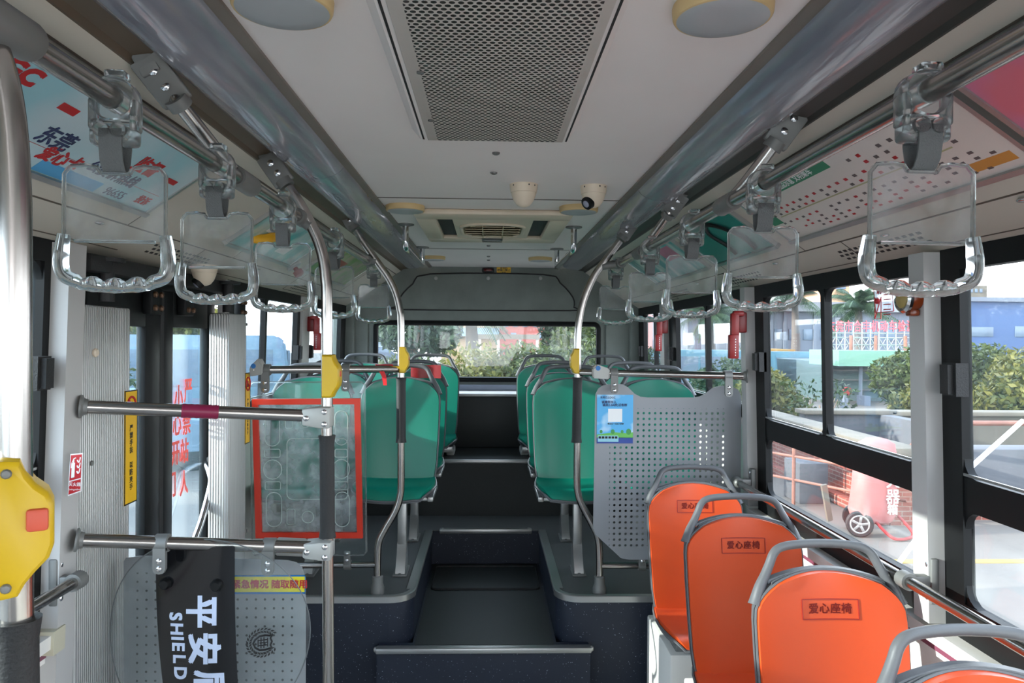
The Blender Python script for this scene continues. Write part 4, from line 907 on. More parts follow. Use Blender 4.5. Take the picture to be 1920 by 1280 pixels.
for u, v, lab in lampd:
    p = at(u, v, Z=zc)
    if p0 is None:
        o = p0 = thing('ceiling_lamp', (0, 0, 0)); obj('rim', MB().lathe([(.0, -.001), (.0885, -.0), (.0895, -.004), (.088, -.02), (.0855, -.0245), (.083, -.0255)], (0, 0, 0), (0, 0, 1), 40), m_tan, o); obj('lens', MB().lathe([(0, -.029), (.05, -.0285), (.08, -.0265), (.0832, -.0245), (.0832, -.005), (0, -.005)], (0, 0, 0), (0, 0, 1), 40), m_lens, o)
    else: o = copy_tree(p0)
    o.location = (p.x, p.y, zc); tag(o, lab, 'ceiling lamp', 'round ceiling lamps')
# dome cameras
def dome(loc, lab, size, hole):
    o = thing('security_camera', loc, lab, 'camera', 'dome cameras')
    obj('base', MB().lathe([(0, 0), (size*1.04, 0), (size*1.02, -size*.28), (size*.96, -size*.62), (0, -size*.62)], loc, (0, 0, 1), 32), m_ivory, o)
    obj('dome', MB().lathe([(size*.93, -size*.63), (size*.88, -size*.85), (size*.74, -size*1.2), (size*.5, -size*1.52), (size*.2, -size*1.66), (0, -size*1.68)], loc, (0, 0, 1), 32), m_ivory, o)
    if hole:
        d = Vector(hole).normalized(); p = Vector(loc)+Vector((0, 0, -size*1.0))+d*size*.50
        b = obj('eye', MB().lathe([(size*.52, 0), (size*.50, size*.36), (size*.42, size*.40), (0, size*.36)], p, d, 24), m_black, o); obj('lens', MB().lathe([(size*.3, 0), (size*.28, size*.42), (size*.2, size*.47), (0, size*.5)], p, d, 20), M('camera_lens', (150, 152, 170), .1) if 'camera_lens' not in bpy.data.materials else bpy.data.materials['camera_lens'], b)
    q = MB(); [q.ball(Vector(loc)+Vector((size*.98*math.sin(R(a)), -size*.98*math.cos(R(a)), -size*.16)), .004) for a in (-50, 50, 20)]; obj('screw', q, m_ink, o)
dome(at(982, 346, Z=zc), 'ivory dome camera nearer the middle of the ceiling', .053, None)
dome(at(1113, 349, Z=zc), 'ivory dome camera beside the right light cover, its eye turned left', .051, (-.75, -.5, -.55))
dome(Vector((at(383, 497, X=-1.1).x, at(383, 497, X=-1.1).y, at(383, 497, X=-1.1).z)), 'ivory dome camera above the door, seen through the second strap handle', .048, (-.6, -.3, -.7))
for i, (u, v) in enumerate(((930, 286), (926, 323), (916, 460), (916, 480), (916, 487))):
    p = at(u, v, Z=zc); obj('ceiling_bolt', MB().lathe([(0, 0), (.013, 0), (.012, -.005), (.006, -.008), (0, -.008)], p, (0, 0, 1), 16), m_brak, None, ('grey bolt head in the ceiling nearest the perforated grille', 'grey bolt head in the ceiling next to the left dome camera', 'small bolt head behind the air vent', 'small bolt head in the rearmost ceiling panel, the nearer of two', 'small bolt head in the rearmost ceiling panel, the farther of two')[i], 'bolt', 'bolts in the ceiling')
# rear air vent
t = thing('air_vent', (.015, 4.02, zc), 'pale ceiling air vent with an oval louvre in the rear ceiling', 'air vent')
x0, x1, y0, y1 = -.36, .40, 3.50, 4.53
mb = MB()
for (a, b, c, d) in ((x0, x1, y0, y0+.16), (x0, x1, y1-.16, y1), (x0, x0+.1, y0+.16, y1-.16), (x1-.1, x1, y0+.16, y1-.16)): mb.box(a, b, c, d, zc-.028, zc, .012)
obj('frame', mb, m_ivory, t)
obj('recess', MB().box(x0+.1, x1-.1, y0+.16, y1-.16, zc-.004, zc-.001), m_blackr, t)
cx = (x0+x1)/2; mb = MB().prism([(cx+x, y, zc-.022) for x, y in ((-.2, 3.67), (.2, 3.67), (.2, 4.35), (-.2, 4.35))], (0, 0, .016)); obj('centre_plate', mb, m_ivory, t)
mb = MB().tube([(cx+x, y, zc-.024) for x, y in rrect(-.165, .165, 3.80, 4.27, .12)], .01, 8, True); lv = obj('louvre_ring', mb, m_ivory, t)
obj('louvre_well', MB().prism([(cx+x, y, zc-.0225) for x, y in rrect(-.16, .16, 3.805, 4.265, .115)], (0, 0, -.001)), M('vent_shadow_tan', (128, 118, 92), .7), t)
lv = MB(); [lv.obox(Vector((cx, 3.87+.085*k, zc-.028)), Vector((.145-(.03 if k in (0, 4) else 0), 0, 0)), Vector((0, .03, .006)), Vector((0, -.0004, .002))) for k in range(5)]; lv.box(cx-.055, cx-.050, 3.81, 4.26, zc-.036, zc-.024).box(cx+.052, cx+.057, 3.81, 4.26, zc-.036, zc-.024); obj('louvre', lv, M('vent_tan', (188, 178, 146), .5), t)
obj('indicator', MB().box(cx-.06, cx+.06, 4.30, 4.40, zc-.042, zc-.02, .006), m_clearg, t)

# ------------------------------------------------------------------ posters on the coves
def cove_pt(s, r, y, lift):
    x = 1.103*r/(1+.688*r); z = COVE(x); q = Vector((.688, 0, 1)).normalized()
    return Vector((X0+s*(x-q.x*lift), y, Zf(z-q.z*lift)))
def cove_quad(mb, s, r0, r1, y0, y1, l0, l1):
    t = MB().hexa([cove_pt(s, r, y, l0) for r, y in ((r0, y0), (r1, y0), (r1, y1), (r0, y1))]+[cove_pt(s, r, y, l1) for r, y in ((r0, y0), (r1, y0), (r1, y1), (r0, y1))]); bmesh.ops.recalc_face_normals(t.bm, faces=t.bm.faces); return mb.add(t)
def cove_text(mb, s, body, size, r, y, bold=.02, sx=1.0):
    p = cove_pt(s, r, y, .0128); dn = (cove_pt(s, r+.05, y, 0)-cove_pt(s, r-.05, y, 0)).normalized()
    return mb.add(text(body, size, p, (0, -s, 0), -dn, bold, .0004, sx=sx))
def paper(name, a, b, scale):
    k = NT(name); s_ = k.n('ShaderNodeMapping'); s_.inputs['Scale'].default_value = (1, 1.5, 1); k.l(k.coord(), s_.inputs[0]); f = k.ramp(k.noise(scale, 2, s_.outputs[0]), .42, .6); return k.end(k.bsdf(k.mix(f, lin(a), lin(b)), .25, 0, .5, Coat_Weight=.3, Coat_Roughness=.08))
def board(s, y0, y1, mat, lab, r0=1.62, r1=2.86, cat='poster'):
    t = thing('overhead_poster', cove_pt(s, r1, (y0+y1)/2, .0), lab, cat, 'posters above the windows')
    obj('sheet', cove_quad(MB(), s, r0, r1, y0, y1, .0, .012), mat, t)
    e = MB(); cove_quad(e, s, r1, r1+.10, y0-.02, y1+.02, 0, .02); cove_quad(e, s, r0-.05, r0, y0-.02, y1+.02, 0, .02); cove_quad(e, s, r0, r1, y1, y1+.014, 0, .016); cove_quad(e, s, r0, r1, y0-.014, y0, 0, .016)
    obj('frame', e, m_alu, t); return t
t = board(-1, .55, 2.24, paper('pale_blue_poster', (158, 206, 216), (196, 214, 220), 2.2), 'pale blue poster with red and navy writing above the left window')
for w_ in (('东莞巴士', .056, 1.84, 1.14, .03), ('DGC', .056, 1.86, 1.36, .05, 1.25), ('监督', .06, 2.12, 2.0, .03), ('爱心卡', .05, 2.52, 1.72, .03), ('投诉', .034, 2.65, 2.16, .03)): obj('red_writing', cove_text(MB(), -1, *w_), m_redink, t)
for q in ((1.9, 1.98, 1.54, 1.60), (2.10, 2.18, 2.13, 2.19)): obj('red_mark', cove_quad(MB(), -1, *q, .0125, .0132), m_redink, t)
m_pnavy = M('poster_navy', (40, 52, 92), .5)
for w_ in (('东莞', .058, 2.3, 1.64, .02), ('公投诉热线', .046, 2.42, 1.93, .02), ('96655', .04, 2.72, 2.02, .0)): obj('navy_writing', cove_text(MB(), -1, *w_), m_pnavy, t)
m_psb = M('poster_sky_blue', (80, 164, 214), .4)
for q in ((2.5, 2.74, 1.24, 1.38), (2.58, 2.80, 1.46, 1.58), (2.62, 2.84, 1.68, 1.94)): bl = obj('blue_box', cove_quad(MB(), -1, *q, .0122, .0128), m_psb, t)
lt = MB(); cove_text(lt, -1, '扫码', .03, 2.57, 1.31, .01); cove_text(lt, -1, '投诉', .03, 2.68, 1.31, .01); cove_text(lt, -1, '建议', .026, 2.70, 1.52, .01); obj('white_writing', lt, m_white, bl)
cove_quad(b_ := MB(), -1, 2.45, 2.455, 1.0, 2.2, .0122, .0128); obj('rule', b_, m_redink, t)
t = board(-1, 2.95, 3.85, paper('teal_green_poster', (96, 176, 178), (190, 214, 212), 5), 'teal and white poster above the left windows beyond the door')
b_ = MB(); cove_quad(b_, -1, 1.9, 2.2, 3.1, 3.3, .0122, .013); cove_quad(b_, -1, 2.3, 2.6, 3.45, 3.6, .0122, .013); obj('white_block', b_, m_white, t)
t = board(-1, 4.15, 5.3, paper('leaf_green_poster', (120, 168, 100), (168, 170, 140), 7), 'leafy green poster farthest back above the left windows')
b_ = MB(); cove_quad(b_, -1, 2.0, 2.3, 4.4, 4.7, .0122, .013); obj('red_block', b_, M('poster_brick', (170, 90, 76), .5), t)
t = board(1, .25, 1.41, paper('pink_poster', (226, 120, 138), (196, 130, 176), 3), 'pink poster at the top right picture corner')
lt = MB(); cove_text(lt, 1, '文明', .07, 2.1, 1.2, .02); obj('red_writing', lt, m_redink, t)
t = board(1, 1.46, 2.68, M('route_map_white', (226, 216, 208), .3, var=.03), 'white route map with rows of red and grey characters above the right window', cat='route map')
rnd = random.Random(5); g1, g2 = MB(), MB()
for row in range(9):
    r = 1.86+.105*row
    if row == 4: continue
    for k in range(22):
        y = 1.52+.05*k
        if rnd.random() < .28 or (row < 2 and 2.05 < y < 2.6): continue
        cove_quad(g1 if rnd.random() < .55 and 1.7 < y < 2.5 else g2, 1, r, r+.042, y, y+.016, .0122, .0128)
obj('red_marks', g1, m_redink, t); obj('grey_marks', g2, M('print_grey', (96, 84, 84), .5), t)
cove_quad(b_ := MB(), 1, 1.72, 1.86, 2.02, 2.58, .0122, .0128); cove_quad(b_, 1, 2.2, 2.38, 2.58, 2.66, .0122, .0128); b_ = obj('green_bar', b_, M('print_green', (46, 132, 92), .4), t)
lt = MB(); cove_text(lt, 1, '公交线路 站点示意 文明乘车', .030, 1.79, 2.3, .015); obj('white_writing', lt, m_white, b_)
cove_quad(b_ := MB(), 1, 2.56, 2.72, 1.49, 1.62, .0122, .0128); obj('gold_block', b_, M('print_gold', (206, 140, 60), .4), t)
cove_quad(b_ := MB(), 1, 2.24, 2.26, 1.6, 2.55, .0122, .0128); obj('route_line', b_, M('print_olive', (180, 176, 130), .5), t)
t = board(1, 2.84, 3.58, paper('dark_teal_poster', (22, 104, 98), (30, 118, 112), 3), 'dark teal poster with a black curved line above the right windows')
obj('curved_line', MB().tube(curve([cove_pt(1, r, y, .0125) for r, y in ((2.75, 3.0), (2.3, 2.98), (1.9, 3.06), (1.8, 3.16), (2.0, 3.22), (2.4, 3.2), (2.7, 3.22))], 5), .011, 8), m_ink, t)
t = board(1, 3.72, 4.85, paper('shiny_teal_poster', (90, 170, 172), (206, 226, 222), 6), 'glossy teal poster with pink patches farthest back above the right windows')
b_ = MB(); cove_quad(b_, 1, 1.8, 2.2, 3.85, 4.1, .0122, .013); obj('pink_block', b_, M('print_pink', (206, 120, 150), .4), t)
for s, u, v, lab in ((-1, 470, 426, 'yellow emergency handle on the left cove above the door'), (-1, 530, 490, 'red emergency valve knob on the left cove beyond the door')):
    p = at(u, v, X=-1.0 if u < 500 else -1.08); pr = p.x
    r_ = (X0-p.x)/(p.z-CZ); q = cove_pt(-1, r_, p.y, .0)
    if u < 500:
        t = thing('emergency_release', q, lab, 'release lever'); obj('plate', MB().add(cove_quad(MB(), -1, r_-.35, r_+.35, q.y-.12, q.y+.14, .0, .006)), M('handle_plate_teal', (150, 176, 170), .5), t)
        obj('lever', MB().tube(curve([cove_pt(-1, r_+a, q.y+b, l) for a, b, l in ((.2, -.09, .01), (.05, -.06, .03), (-.12, .0, .034), (-.16, .08, .03))], 5), [.02]*16, 10, flat=.6), M('amber_yellow', (238, 176, 36), .4), t)
    else:
        t = thing('emergency_valve', q, lab, 'valve'); d = (cove_pt(-1, r_, q.y, .05)-q).normalized()
        obj('collar', MB().lathe([(.04, 0), (.04, .012), (.03, .016), (0, .016)], q, d, 20), m_lens, t); obj('knob', MB().lathe([(.012, .015), (.014, .03), (.026, .036), (.026, .06), (.018, .066), (0, .066)], q, d, 20), m_red, t)

# ------------------------------------------------------------------ wall fittings
def hammer(s, u, v0, v1, X, lab, far):
    a, b = at(u, v0, X=X), at(u, v1, X=X); h = a.z-b.z; y = a.y; sx = -s
    t = thing('emergency_hammer', (X, y, b.z), lab, 'emergency hammer', 'red emergency hammers'); bx = lambda x0, x1, y0, y1, z0, z1, bev: MB().box(min(X+sx*x0, X+sx*x1), max(X+sx*x0, X+sx*x1), y+y0, y+y1, b.z+z0*h, b.z+z1*h, bev)
    obj('holder', bx(.0, .05, -.02, .035, .54, .98, .008), M('dark_red', (120, 18, 20), .4) if 'dark_red' not in bpy.data.materials else bpy.data.materials['dark_red'], t)
    hd = bx(.02, .075, -.045, -.012, .88, 1.0, .01); hd.add(bx(.045, .085, -.045, -.015, .45, .95, .008)); hd.add(bx(.05, .095, -.055, -.02, 0, .5, .006))
    o = obj('hammer', hd, m_red, t); q = MB(); [q.box(min(X+sx*.066, X+sx*.07), max(X+sx*.066, X+sx*.07), y-.0565, y-.054, b.z+h*(.06+.055*k), b.z+h*(.085+.055*k)) for k in range(7)]; obj('white_dots', q, m_white, o)
    obj('tag', bx(.01, .04, -.002, .0, 1.0, 1.13, .0), m_white, t)
hammer(1, 1399, 583, 672, wx(1, 0, .06), 'red emergency hammer on the pillar at the right end of the perforated panel', 0)
hammer(1, 1252, 597, 658, wx(1, 0, .05), 'red emergency hammer farther back between the right windows', 0)
hammer(-1, 577, 592, 656, wx(-1, 0, .03), 'red emergency hammer on the left pillar beyond the door', 0)
# amber lamp on the right pillar
p = at(1712, 560, Y=2.10); t = thing('amber_lamp', (p.x+.02, p.y, p.z-.04), 'round amber lamp with a chrome ring on the near right pillar', 'lamp')
xx = wx(1, .1, .06)
obj('body', MB().lathe([(.030, 0), (.034, .008), (.036, .03), (.03, .038), (0, .038)], (xx, 2.10, p.z), (-1, 0, 0), 28), M('amber_plastic', (112, 46, 16), .25), t)
obj('ring', MB().lathe([(.030, .034), (.04, .034), (.042, .044), (.036, .05), (.028, .048)], (xx, 2.10, p.z), (-1, 0, 0), 28), m_chrome, t); obj('dial', MB().lathe([(.03, .04), (.027, .05), (.012, .056), (0, .056)], (xx, 2.10, p.z), (-1, 0, 0), 24), M('dial_olive', (170, 150, 90), .3), t)
obj('bracket', MB().box(xx-.03, xx, 2.085, 2.115, p.z-.05, p.z-.03, .006), bpy.data.materials['amber_plastic'], t)
# no-smoking notice on the window glass
g = lambda u, v: at(u, v, X=wx(1, .1, .013))
P = [g(1638, 531), g(1672, 529), g(1677, 583), g(1643, 586)]; t = thing('glass_notice', P[3], 'white notice with a red border stuck on the right window glass', 'notice')
m_notice = clear('notice_film', (.8, .82, .86), .04, .3, .95); obj('sheet', MB().prism(P, (.002, 0, 0)), m_notice, t)
bd = MB().tube([p-Vector((.002, 0, 0)) for p in P], .0018, 5, True); c0 = P[0].lerp(P[2], .5)
bd.add(text('请勿', .036, P[0].lerp(P[1], .5)-Vector((.002, 0, .022)), (0, -1, 0), (0, 0, 1), .01)); 
for k in range(5): bd.box(c0.x-.003, c0.x-.001, c0.y-.045, c0.y-.004, c0.z+.005-.016*k, c0.z+.008-.016*k)
bd.tube([c0+Vector((-.002, .012, .0)), c0+Vector((-.002, .05, -.07))], .0016, 5); bd.tube([c0+Vector((-.002, .012, -.07)), c0+Vector((-.002, .012, .0)), c0+Vector((-.002, .05, .0)), c0+Vector((-.002, .05, -.07)), c0+Vector((-.002, .012, -.07))], .0014, 5); bd.ball(c0+Vector((-.002, .036, -.012)), .01)
obj('red_print', bd, m_redink, t)
# extinguisher sign on the left pillar
g = lambda u, v: at(u, v, X=wx(-1, -.3, .0605)); P = [g(133, 853), g(154.5, 850), g(151, 922), g(128.5, 929)]
P = [Vector((wx(-1, -.3, .062), p.y, p.z)) for p in (at(134, 852, X=-1.15), at(155, 851, X=-1.15), at(155, 926, X=-1.15), at(134, 928, X=-1.15))]
YA = 2.073; P = [at(u, v, Y=YA) for u, v in ((132, 851), (155, 849), (152, 921), (127, 930))]
t = thing('extinguisher_sign', P[3], 'red fire extinguisher sign on the pillar left of the door', 'sign')
obj('sheet', MB().prism(P, (0, .003, 0)), m_white, t)
SQ = lambda x, y: P[0].lerp(P[1], x).lerp(P[3].lerp(P[2], x), y)-Vector((0, .001, 0))
r_ = obj('red_field', MB().prism([SQ(.06, .03), SQ(.94, .03), SQ(.94, .64), SQ(.06, .64)], (0, .001, 0)).prism([SQ(.06, .67), SQ(.94, .67), SQ(.94, .97), SQ(.06, .97)], (0, .001, 0)), m_redink, t)
mb = MB().prism([SQ(.2, .22)-Vector((0, .001, 0)), SQ(.45, .22)-Vector((0, .001, 0)), SQ(.45, .58)-Vector((0, .001, 0)), SQ(.2, .58)-Vector((0, .001, 0))], (0, .0005, 0)); mb.tube([SQ(.33, .22), SQ(.33, .12), SQ(.5, .1)], .0016, 5).tube([SQ(.3, .14), SQ(.16, .24), SQ(.16, .34)], .0012, 5)
for k in range(3): mb.tube(curve([SQ(.62, .16+.14*k), SQ(.7, .22+.14*k), SQ(.8, .2+.14*k), SQ(.86, .1+.14*k)], 3), .0018, 5)
mb.add(text('灭火器', .011, SQ(.5, .77), (1, 0, 0), (0, 0, 1), .01, .0003)); mb.add(text('Extinguisher', .0068, SQ(.5, .89), (1, 0, 0), (0, 0, 1), .0, .0003)); obj('pictogram', mb, m_white, t)
# yellow door stickers
def vsticker(X, y0, y1, z0, z1, s_, size, lab):
    t = thing('door_sticker', (X, (y0+y1)/2, z0), lab, 'sticker', 'yellow door stickers')
    obj('sheet', MB().box(X, X+.002, y0, y1, z0, z1), m_ystick, t)
    b = MB().box(X+.001, X+.0026, y0, y0+.003, z0, z1).box(X+.001, X+.0026, y1-.003, y1, z0, z1).box(X+.001, X+.0026, y0, y1, z0, z0+.004).box(X+.001, X+.0026, y0, y1, z1-.004, z1); obj('border', b, m_ink, t)
    zc_ = z1-.05; yc = (y0+y1)/2; rg = MB().tube([(X+.003, yc+.028*math.cos(q*math.pi/12), zc_+.028*math.sin(q*math.pi/12)) for q in range(24)], .004, 6, True).tube([(X+.003, yc-.02, zc_+.02), (X+.003, yc+.02, zc_-.02)], .0035, 6); obj('ban_ring', rg, m_redink, t)
    lt = MB().box(X+.002, X+.003, yc-.010, yc+.008, zc_-.014, zc_+.012, .0004); z = z1-.125
    for ch in s_:
        if ch != ' ': lt.add(text(ch, size, (X+.0028, yc, z), (0, 1, 0), (0, 0, 1), .02, .0003))
        z -= size*1.08
    obj('lettering', lt, m_ink, t)
a, b = at(234, 733, X=-1.171), at(256, 938, X=-1.171)
vsticker(-1.172, a.y, b.y, b.z, a.z, '严禁手扶 以防夹手', (a.z-b.z-.15)/9/1.08*.98, 'tall yellow warning sticker on the ribbed cover left of the door')
a, b = at(460, 699, X=-1.079), at(468, 829, X=-1.079)
vsticker(-1.08, a.y, b.y, b.z, a.z, '严禁手扶 以防夹手', (a.z-b.z-.15)/9/1.08*.98, 'yellow warning sticker on the edge of the ribbed cover right of the door')
# ------------------------------------------------------------------ the yard outside
GZ = Zf(-2.5)
def asphalt(name, a, b, sc):
    k = NT(name); f = k.ramp(k.noise(sc, 6), .35, .68); f2 = k.ramp(k.noise(60, 3), .3, .7); c = k.mix(f, lin(a), lin(b)); return k.end(k.bsdf(k.mix(k.ma('MULTIPLY', f2, .25), c, lin((84, 80, 76))), .85))
obj('ground', MB().box(-60, 90, -12, 110, GZ-.2, GZ), asphalt('yard_asphalt', (98, 93, 88), (116, 109, 100), .5), kind=ST)
obj('road_line', MB().box(4.6, 30, 8.22, 8.36, GZ, GZ+.006), M('faded_yellow_paint', (170, 138, 62), .7, var=.2, scale=3), None, 'faded yellow line painted across the yard outside the right window', 'road line')
def brick():
    k = NT('red_brick'); mp = k.n('ShaderNodeCombineXYZ'); c = k.xyz(); k.l(k.ma('ADD', c[0], c[1]), mp.inputs[0]); k.l(c[2], mp.inputs[1])
    b = k.n('ShaderNodeTexBrick'); k.l(mp.outputs[0], b.inputs['Vector']); b.inputs['Scale'].default_value = 1; b.inputs['Brick Width'].default_value = .22; b.inputs['Row Height'].default_value = .065; b.inputs['Mortar Size'].default_value = .008
    b.inputs['Color1'].default_value = (*lin((134, 66, 52)), 1); b.inputs['Color2'].default_value = (*lin((108, 50, 41)), 1); b.inputs['Mortar'].default_value = (*lin((136, 114, 102)), 1)
    f = k.ramp(k.noise(1.4, 5), .45, .7); return k.end(k.bsdf(k.mix(k.ma('MULTIPLY', f, .5), b.outputs['Color'], lin((138, 102, 88))), .85, bump=k.bump(b.outputs['Fac'], .4, -.01)))
m_brick = brick()
m_conc = M('weathered_concrete', (102, 97, 87), .9, var=.18, scale=1.6, bump=.3, bscale=30)
m_concg = M('grey_concrete', (86, 88, 93), .9, var=.12, scale=2)
m_rust = M('rusty_steel', (136, 92, 78), .7, var=.2)
# low walls
t = thing('brick_wall', (5.6, 12, GZ), 'low red brick wall with a concrete coping running beside the yard', 'wall')
obj('brickwork', MB().box(5.45, 5.75, 9.9, 16, GZ, GZ+.93), m_brick, t); obj('coping', MB().box(5.40, 5.86, 9.8, 16.1, GZ+.93, GZ+1.06, .02), m_conc, t); obj('plinth', MB().box(5.30, 5.45, 9.9, 16, GZ, GZ+.16, .02), m_brick, t)
t = thing('brick_wall', (10, 10.3, GZ), 'low brick and concrete wall facing the bus behind the parked trolley', 'wall')
obj('brickwork', MB().box(6.3, 18, 10.2, 10.5, GZ, GZ+.36), m_brick, t); obj('coping', MB().box(5.9, 18, 10.16, 10.6, GZ+.36, GZ+1.0, .02), m_concg, t)
t = thing('concrete_wall', (9, 14, GZ), 'concrete basin wall with a square corner behind the brick walls', 'wall')
obj('side', MB().box(5.9, 7.5, 13.7, 13.95, GZ, GZ+1.12).box(7.3, 7.52, 11.4, 13.95, GZ, GZ+1.12), m_concg, t); obj('long_side', MB().box(7.5, 20, 13.7, 13.95, GZ, GZ+1.1), m_conc, t)  # shade put into the greyer tone of the short sides, light into the long one
obj('coping', MB().box(5.85, 7.6, 13.6, 14.05, GZ+1.12, GZ+1.2, .015).box(7.5, 20, 13.6, 14.05, GZ+1.1, GZ+1.18, .015), m_conc, t)
obj('concrete_block', MB().box(4.75, 5.2, 11.2, 11.8, GZ, GZ+.62, .02), m_concg, None, 'grey concrete block standing at the far foot of the brick wall', 'block')
t = thing('pipe_railing', (5.2, 9.4, GZ), 'rusty pipe railing on posts in front of the brick wall', 'railing')
for z in (.40, .75): obj('rail', MB().tube([(4.3, 11.6, GZ+z), (5.18, 10.0, GZ+z), (5.5, 9.6, GZ+z)], .02, 8), m_rust, t)
for x, y in ((4.6, 11.05), (5.12, 10.12)): obj('post', MB().tube([(x, y, GZ), (x, y, GZ+1.0)], .028, 8), m_rust, t)
t = thing('pipe_railing', (10, 9.9, GZ), 'long rusty pipe running level above the low concrete wall', 'railing'); obj('rail', MB().tube([(5.6, 9.6, GZ+1.42), (18, 9.9, GZ+1.42)], .035, 8), m_rust, t)
for x in (5.9, 11, 16): obj('post', MB().tube([(x, 10.35, GZ+.9), (x, 9.75, GZ+1.42)], .03, 8), m_rust, t)
a, b = at(1812, 883, Y=7.2), at(1908, 797, Y=7.6)
t = thing('prop_pole', (a.x, a.y, GZ), 'pale slanting pole outside the near right window', 'pole'); obj('pole', MB().tube([(a.x-.9, a.y, GZ), a, b, b+(b-a)*.1], .025, 8), m_wall, t)
obj('plank', MB().prism([at(u, v, Y=9.7) for u, v in ((1541, 910), (1551, 908), (1562, 975), (1553, 978))], (0, .05, 0)), m_conc, None, 'pale upright plank leaning by the railing post', 'plank')
# covered wheeled extinguisher
o = at(1640, 1000, Z=GZ); o = Vector((at(1640, 1000, Y=9.45).x, 9.45, GZ))
t = thing('wheeled_extinguisher', o, 'wheeled fire extinguisher under a faded red cloth cover outside the window', 'fire extinguisher')
rows = []
for z, w, d in ((.17, .20, .15), (.20, .235, .17), (.32, .27, .19), (.7, .255, .18), (1.0, .235, .17), (1.18, .2, .14), (1.24, .10, .08), (1.25, .02, .02)):
    rows.append([Vector((o.x+w*(math.cos(q)*abs(math.cos(q))**-.45 if abs(math.cos(q)) > 1e-6 else 0)+.012*math.sin(5*q+z*9)-.05*(1-z), o.y+d*(math.sin(q)*abs(math.sin(q))**-.45 if abs(math.sin(q)) > 1e-6 else 0), GZ+z)) for q in [2*math.pi*i/32 for i in range(32)]])
mb = MB(); V = [[mb.bm.verts.new(p) for p in r] for r in rows]
for r1, r2 in zip(V, V[1:]):
    for i in range(32): mb.bm.faces.new((r1[i], r1[(i+1) % 32], r2[(i+1) % 32], r2[i]))
mb.bm.faces.new(V[0][::-1]); mb.bm.faces.new(V[-1])
cv = obj('cover', mb, M('faded_red_cloth', (172, 108, 104), .75, var=.12, scale=4, bump=.25, bscale=12), t, ang=70)
lt = MB()
for i, ch in enumerate('灭火器'): lt.add(text(ch, .2, (o.x+.12, o.y-.205, GZ+.92-.2*i), (1, 0, 0), (0, 0, 1), .008, .001, sx=.9))
lt.add(text('箱', .14, (o.x+.12, o.y-.205, GZ+.36), (1, 0, 0), (0, 0, 1), .02, .001)); obj('lettering', lt, m_white, cv)
for x in (-.26,): 
    w_ = obj('wheel', MB().lathe([(.08, -.03), (.15, -.035), (.165, -.02), (.165, .02), (.15, .035), (.08, .03)], (o.x+x, o.y-.12, GZ+.165), (.35, 1, 0), 26), m_blackr, t)
    h = MB().lathe([(0, -.036), (.02, -.036), (.03, -.03), (.03, .03), (0, .03)], (o.x+x, o.y-.12, GZ+.165), (.35, 1, 0), 16); ax = Vector((.35, 1, 0)).normalized(); e1 = ax.cross(Vector((0, 0, 1))).normalized()
    c = Vector((o.x+x, o.y-.12, GZ+.165))-ax*.028
    for k in range(5): q = R(72*k+10); d = e1*math.cos(q)+Vector((0, 0, 1))*math.sin(q); h.obox(c+d*.06, d*.045, ax.cross(d)*.016, ax*.006, .002)
    h.tube([c+e1*.11*math.cos(q*.3142)+Vector((0, 0, .11*math.sin(q*.3142))) for q in range(20)], .012, 6, True); obj('hub', h, m_alu, w_)
obj('wheel', MB().lathe([(.0, -.03), (.15, -.035), (.165, -.02), (.165, .02), (.15, .035), (0, .03)], (o.x-.10, o.y+.3, GZ+.165), (.35, 1, 0), 26), m_blackr, t)
obj('handle_bar', MB().tube(curve([(o.x-.08, o.y-.14, GZ+.22), (o.x+.02, o.y-.26, GZ+.08), (o.x+.1, o.y-.34, GZ+.03), (o.x+.3, o.y-.30, GZ+.04), (o.x+.36, o.y-.22, GZ+.1), (o.x+.26, o.y-.08, GZ+.26)], 5), .02, 8), m_red, t)

# plants: many small leaf blades over lobes
def leafmat(name, a, b, tl=.35):
    k = NT(name); oi = k.n('ShaderNodeNewGeometry'); c = k.mix(oi.outputs['Random Per Island'], lin(a), lin(b)); tr = k.n('ShaderNodeBsdfTranslucent'); k.l(c, tr.inputs[0])
    return k.end(k.mixs(tl, k.bsdf(c, .5, 0, .35), tr.outputs[0]))
m_leaf = leafmat('leaf_green', (34, 52, 20), (82, 94, 44)); m_leafy = leafmat('leaf_yellow_green', (50, 62, 22), (112, 110, 50)); m_leafd = leafmat('leaf_dark_green', (20, 38, 24), (54, 74, 42)); m_palm = leafmat('palm_green', (36, 62, 46), (84, 104, 78)); m_bark = M('bark', (126, 112, 100), .9, var=.2)
def leaves(mbl, n, size, seed, inner=.0, aspect=.42):
    rn = random.Random(seed); V, F = [], []; tot = sum(r[0]*r[1]+r[1]*r[2] for c, r in mbl)
    for c, r in mbl:
        for _ in range(int(n*(r[0]*r[1]+r[1]*r[2])/tot)):
            d = Vector((rn.gauss(0, 1), rn.gauss(0, 1), rn.gauss(0, 1))).normalized(); k = (.62+.38*rn.random()**.6)*(1+.18*noise.noise(d*2.3+Vector(c)))
            p = Vector((c[0]+d.x*r[0]*k, c[1]+d.y*r[1]*k, c[2]+d.z*r[2]*k)); a = Vector((rn.gauss(0, 1), rn.gauss(0, 1), rn.gauss(-.5, .7))).normalized(); b = a.cross(d+Vector((rn.gauss(0, .5), rn.gauss(0, .5), rn.gauss(0, .5)))).normalized(); s = size*(.6+.8*rn.random())
            i = len(V); V += [p-a*s*.5, p+b*s*aspect*.5+a*s*.05, p+a*s*.5, p-b*s*aspect*.5+a*s*.05]; F.append((i, i+1, i+2, i+3))
    return V, F
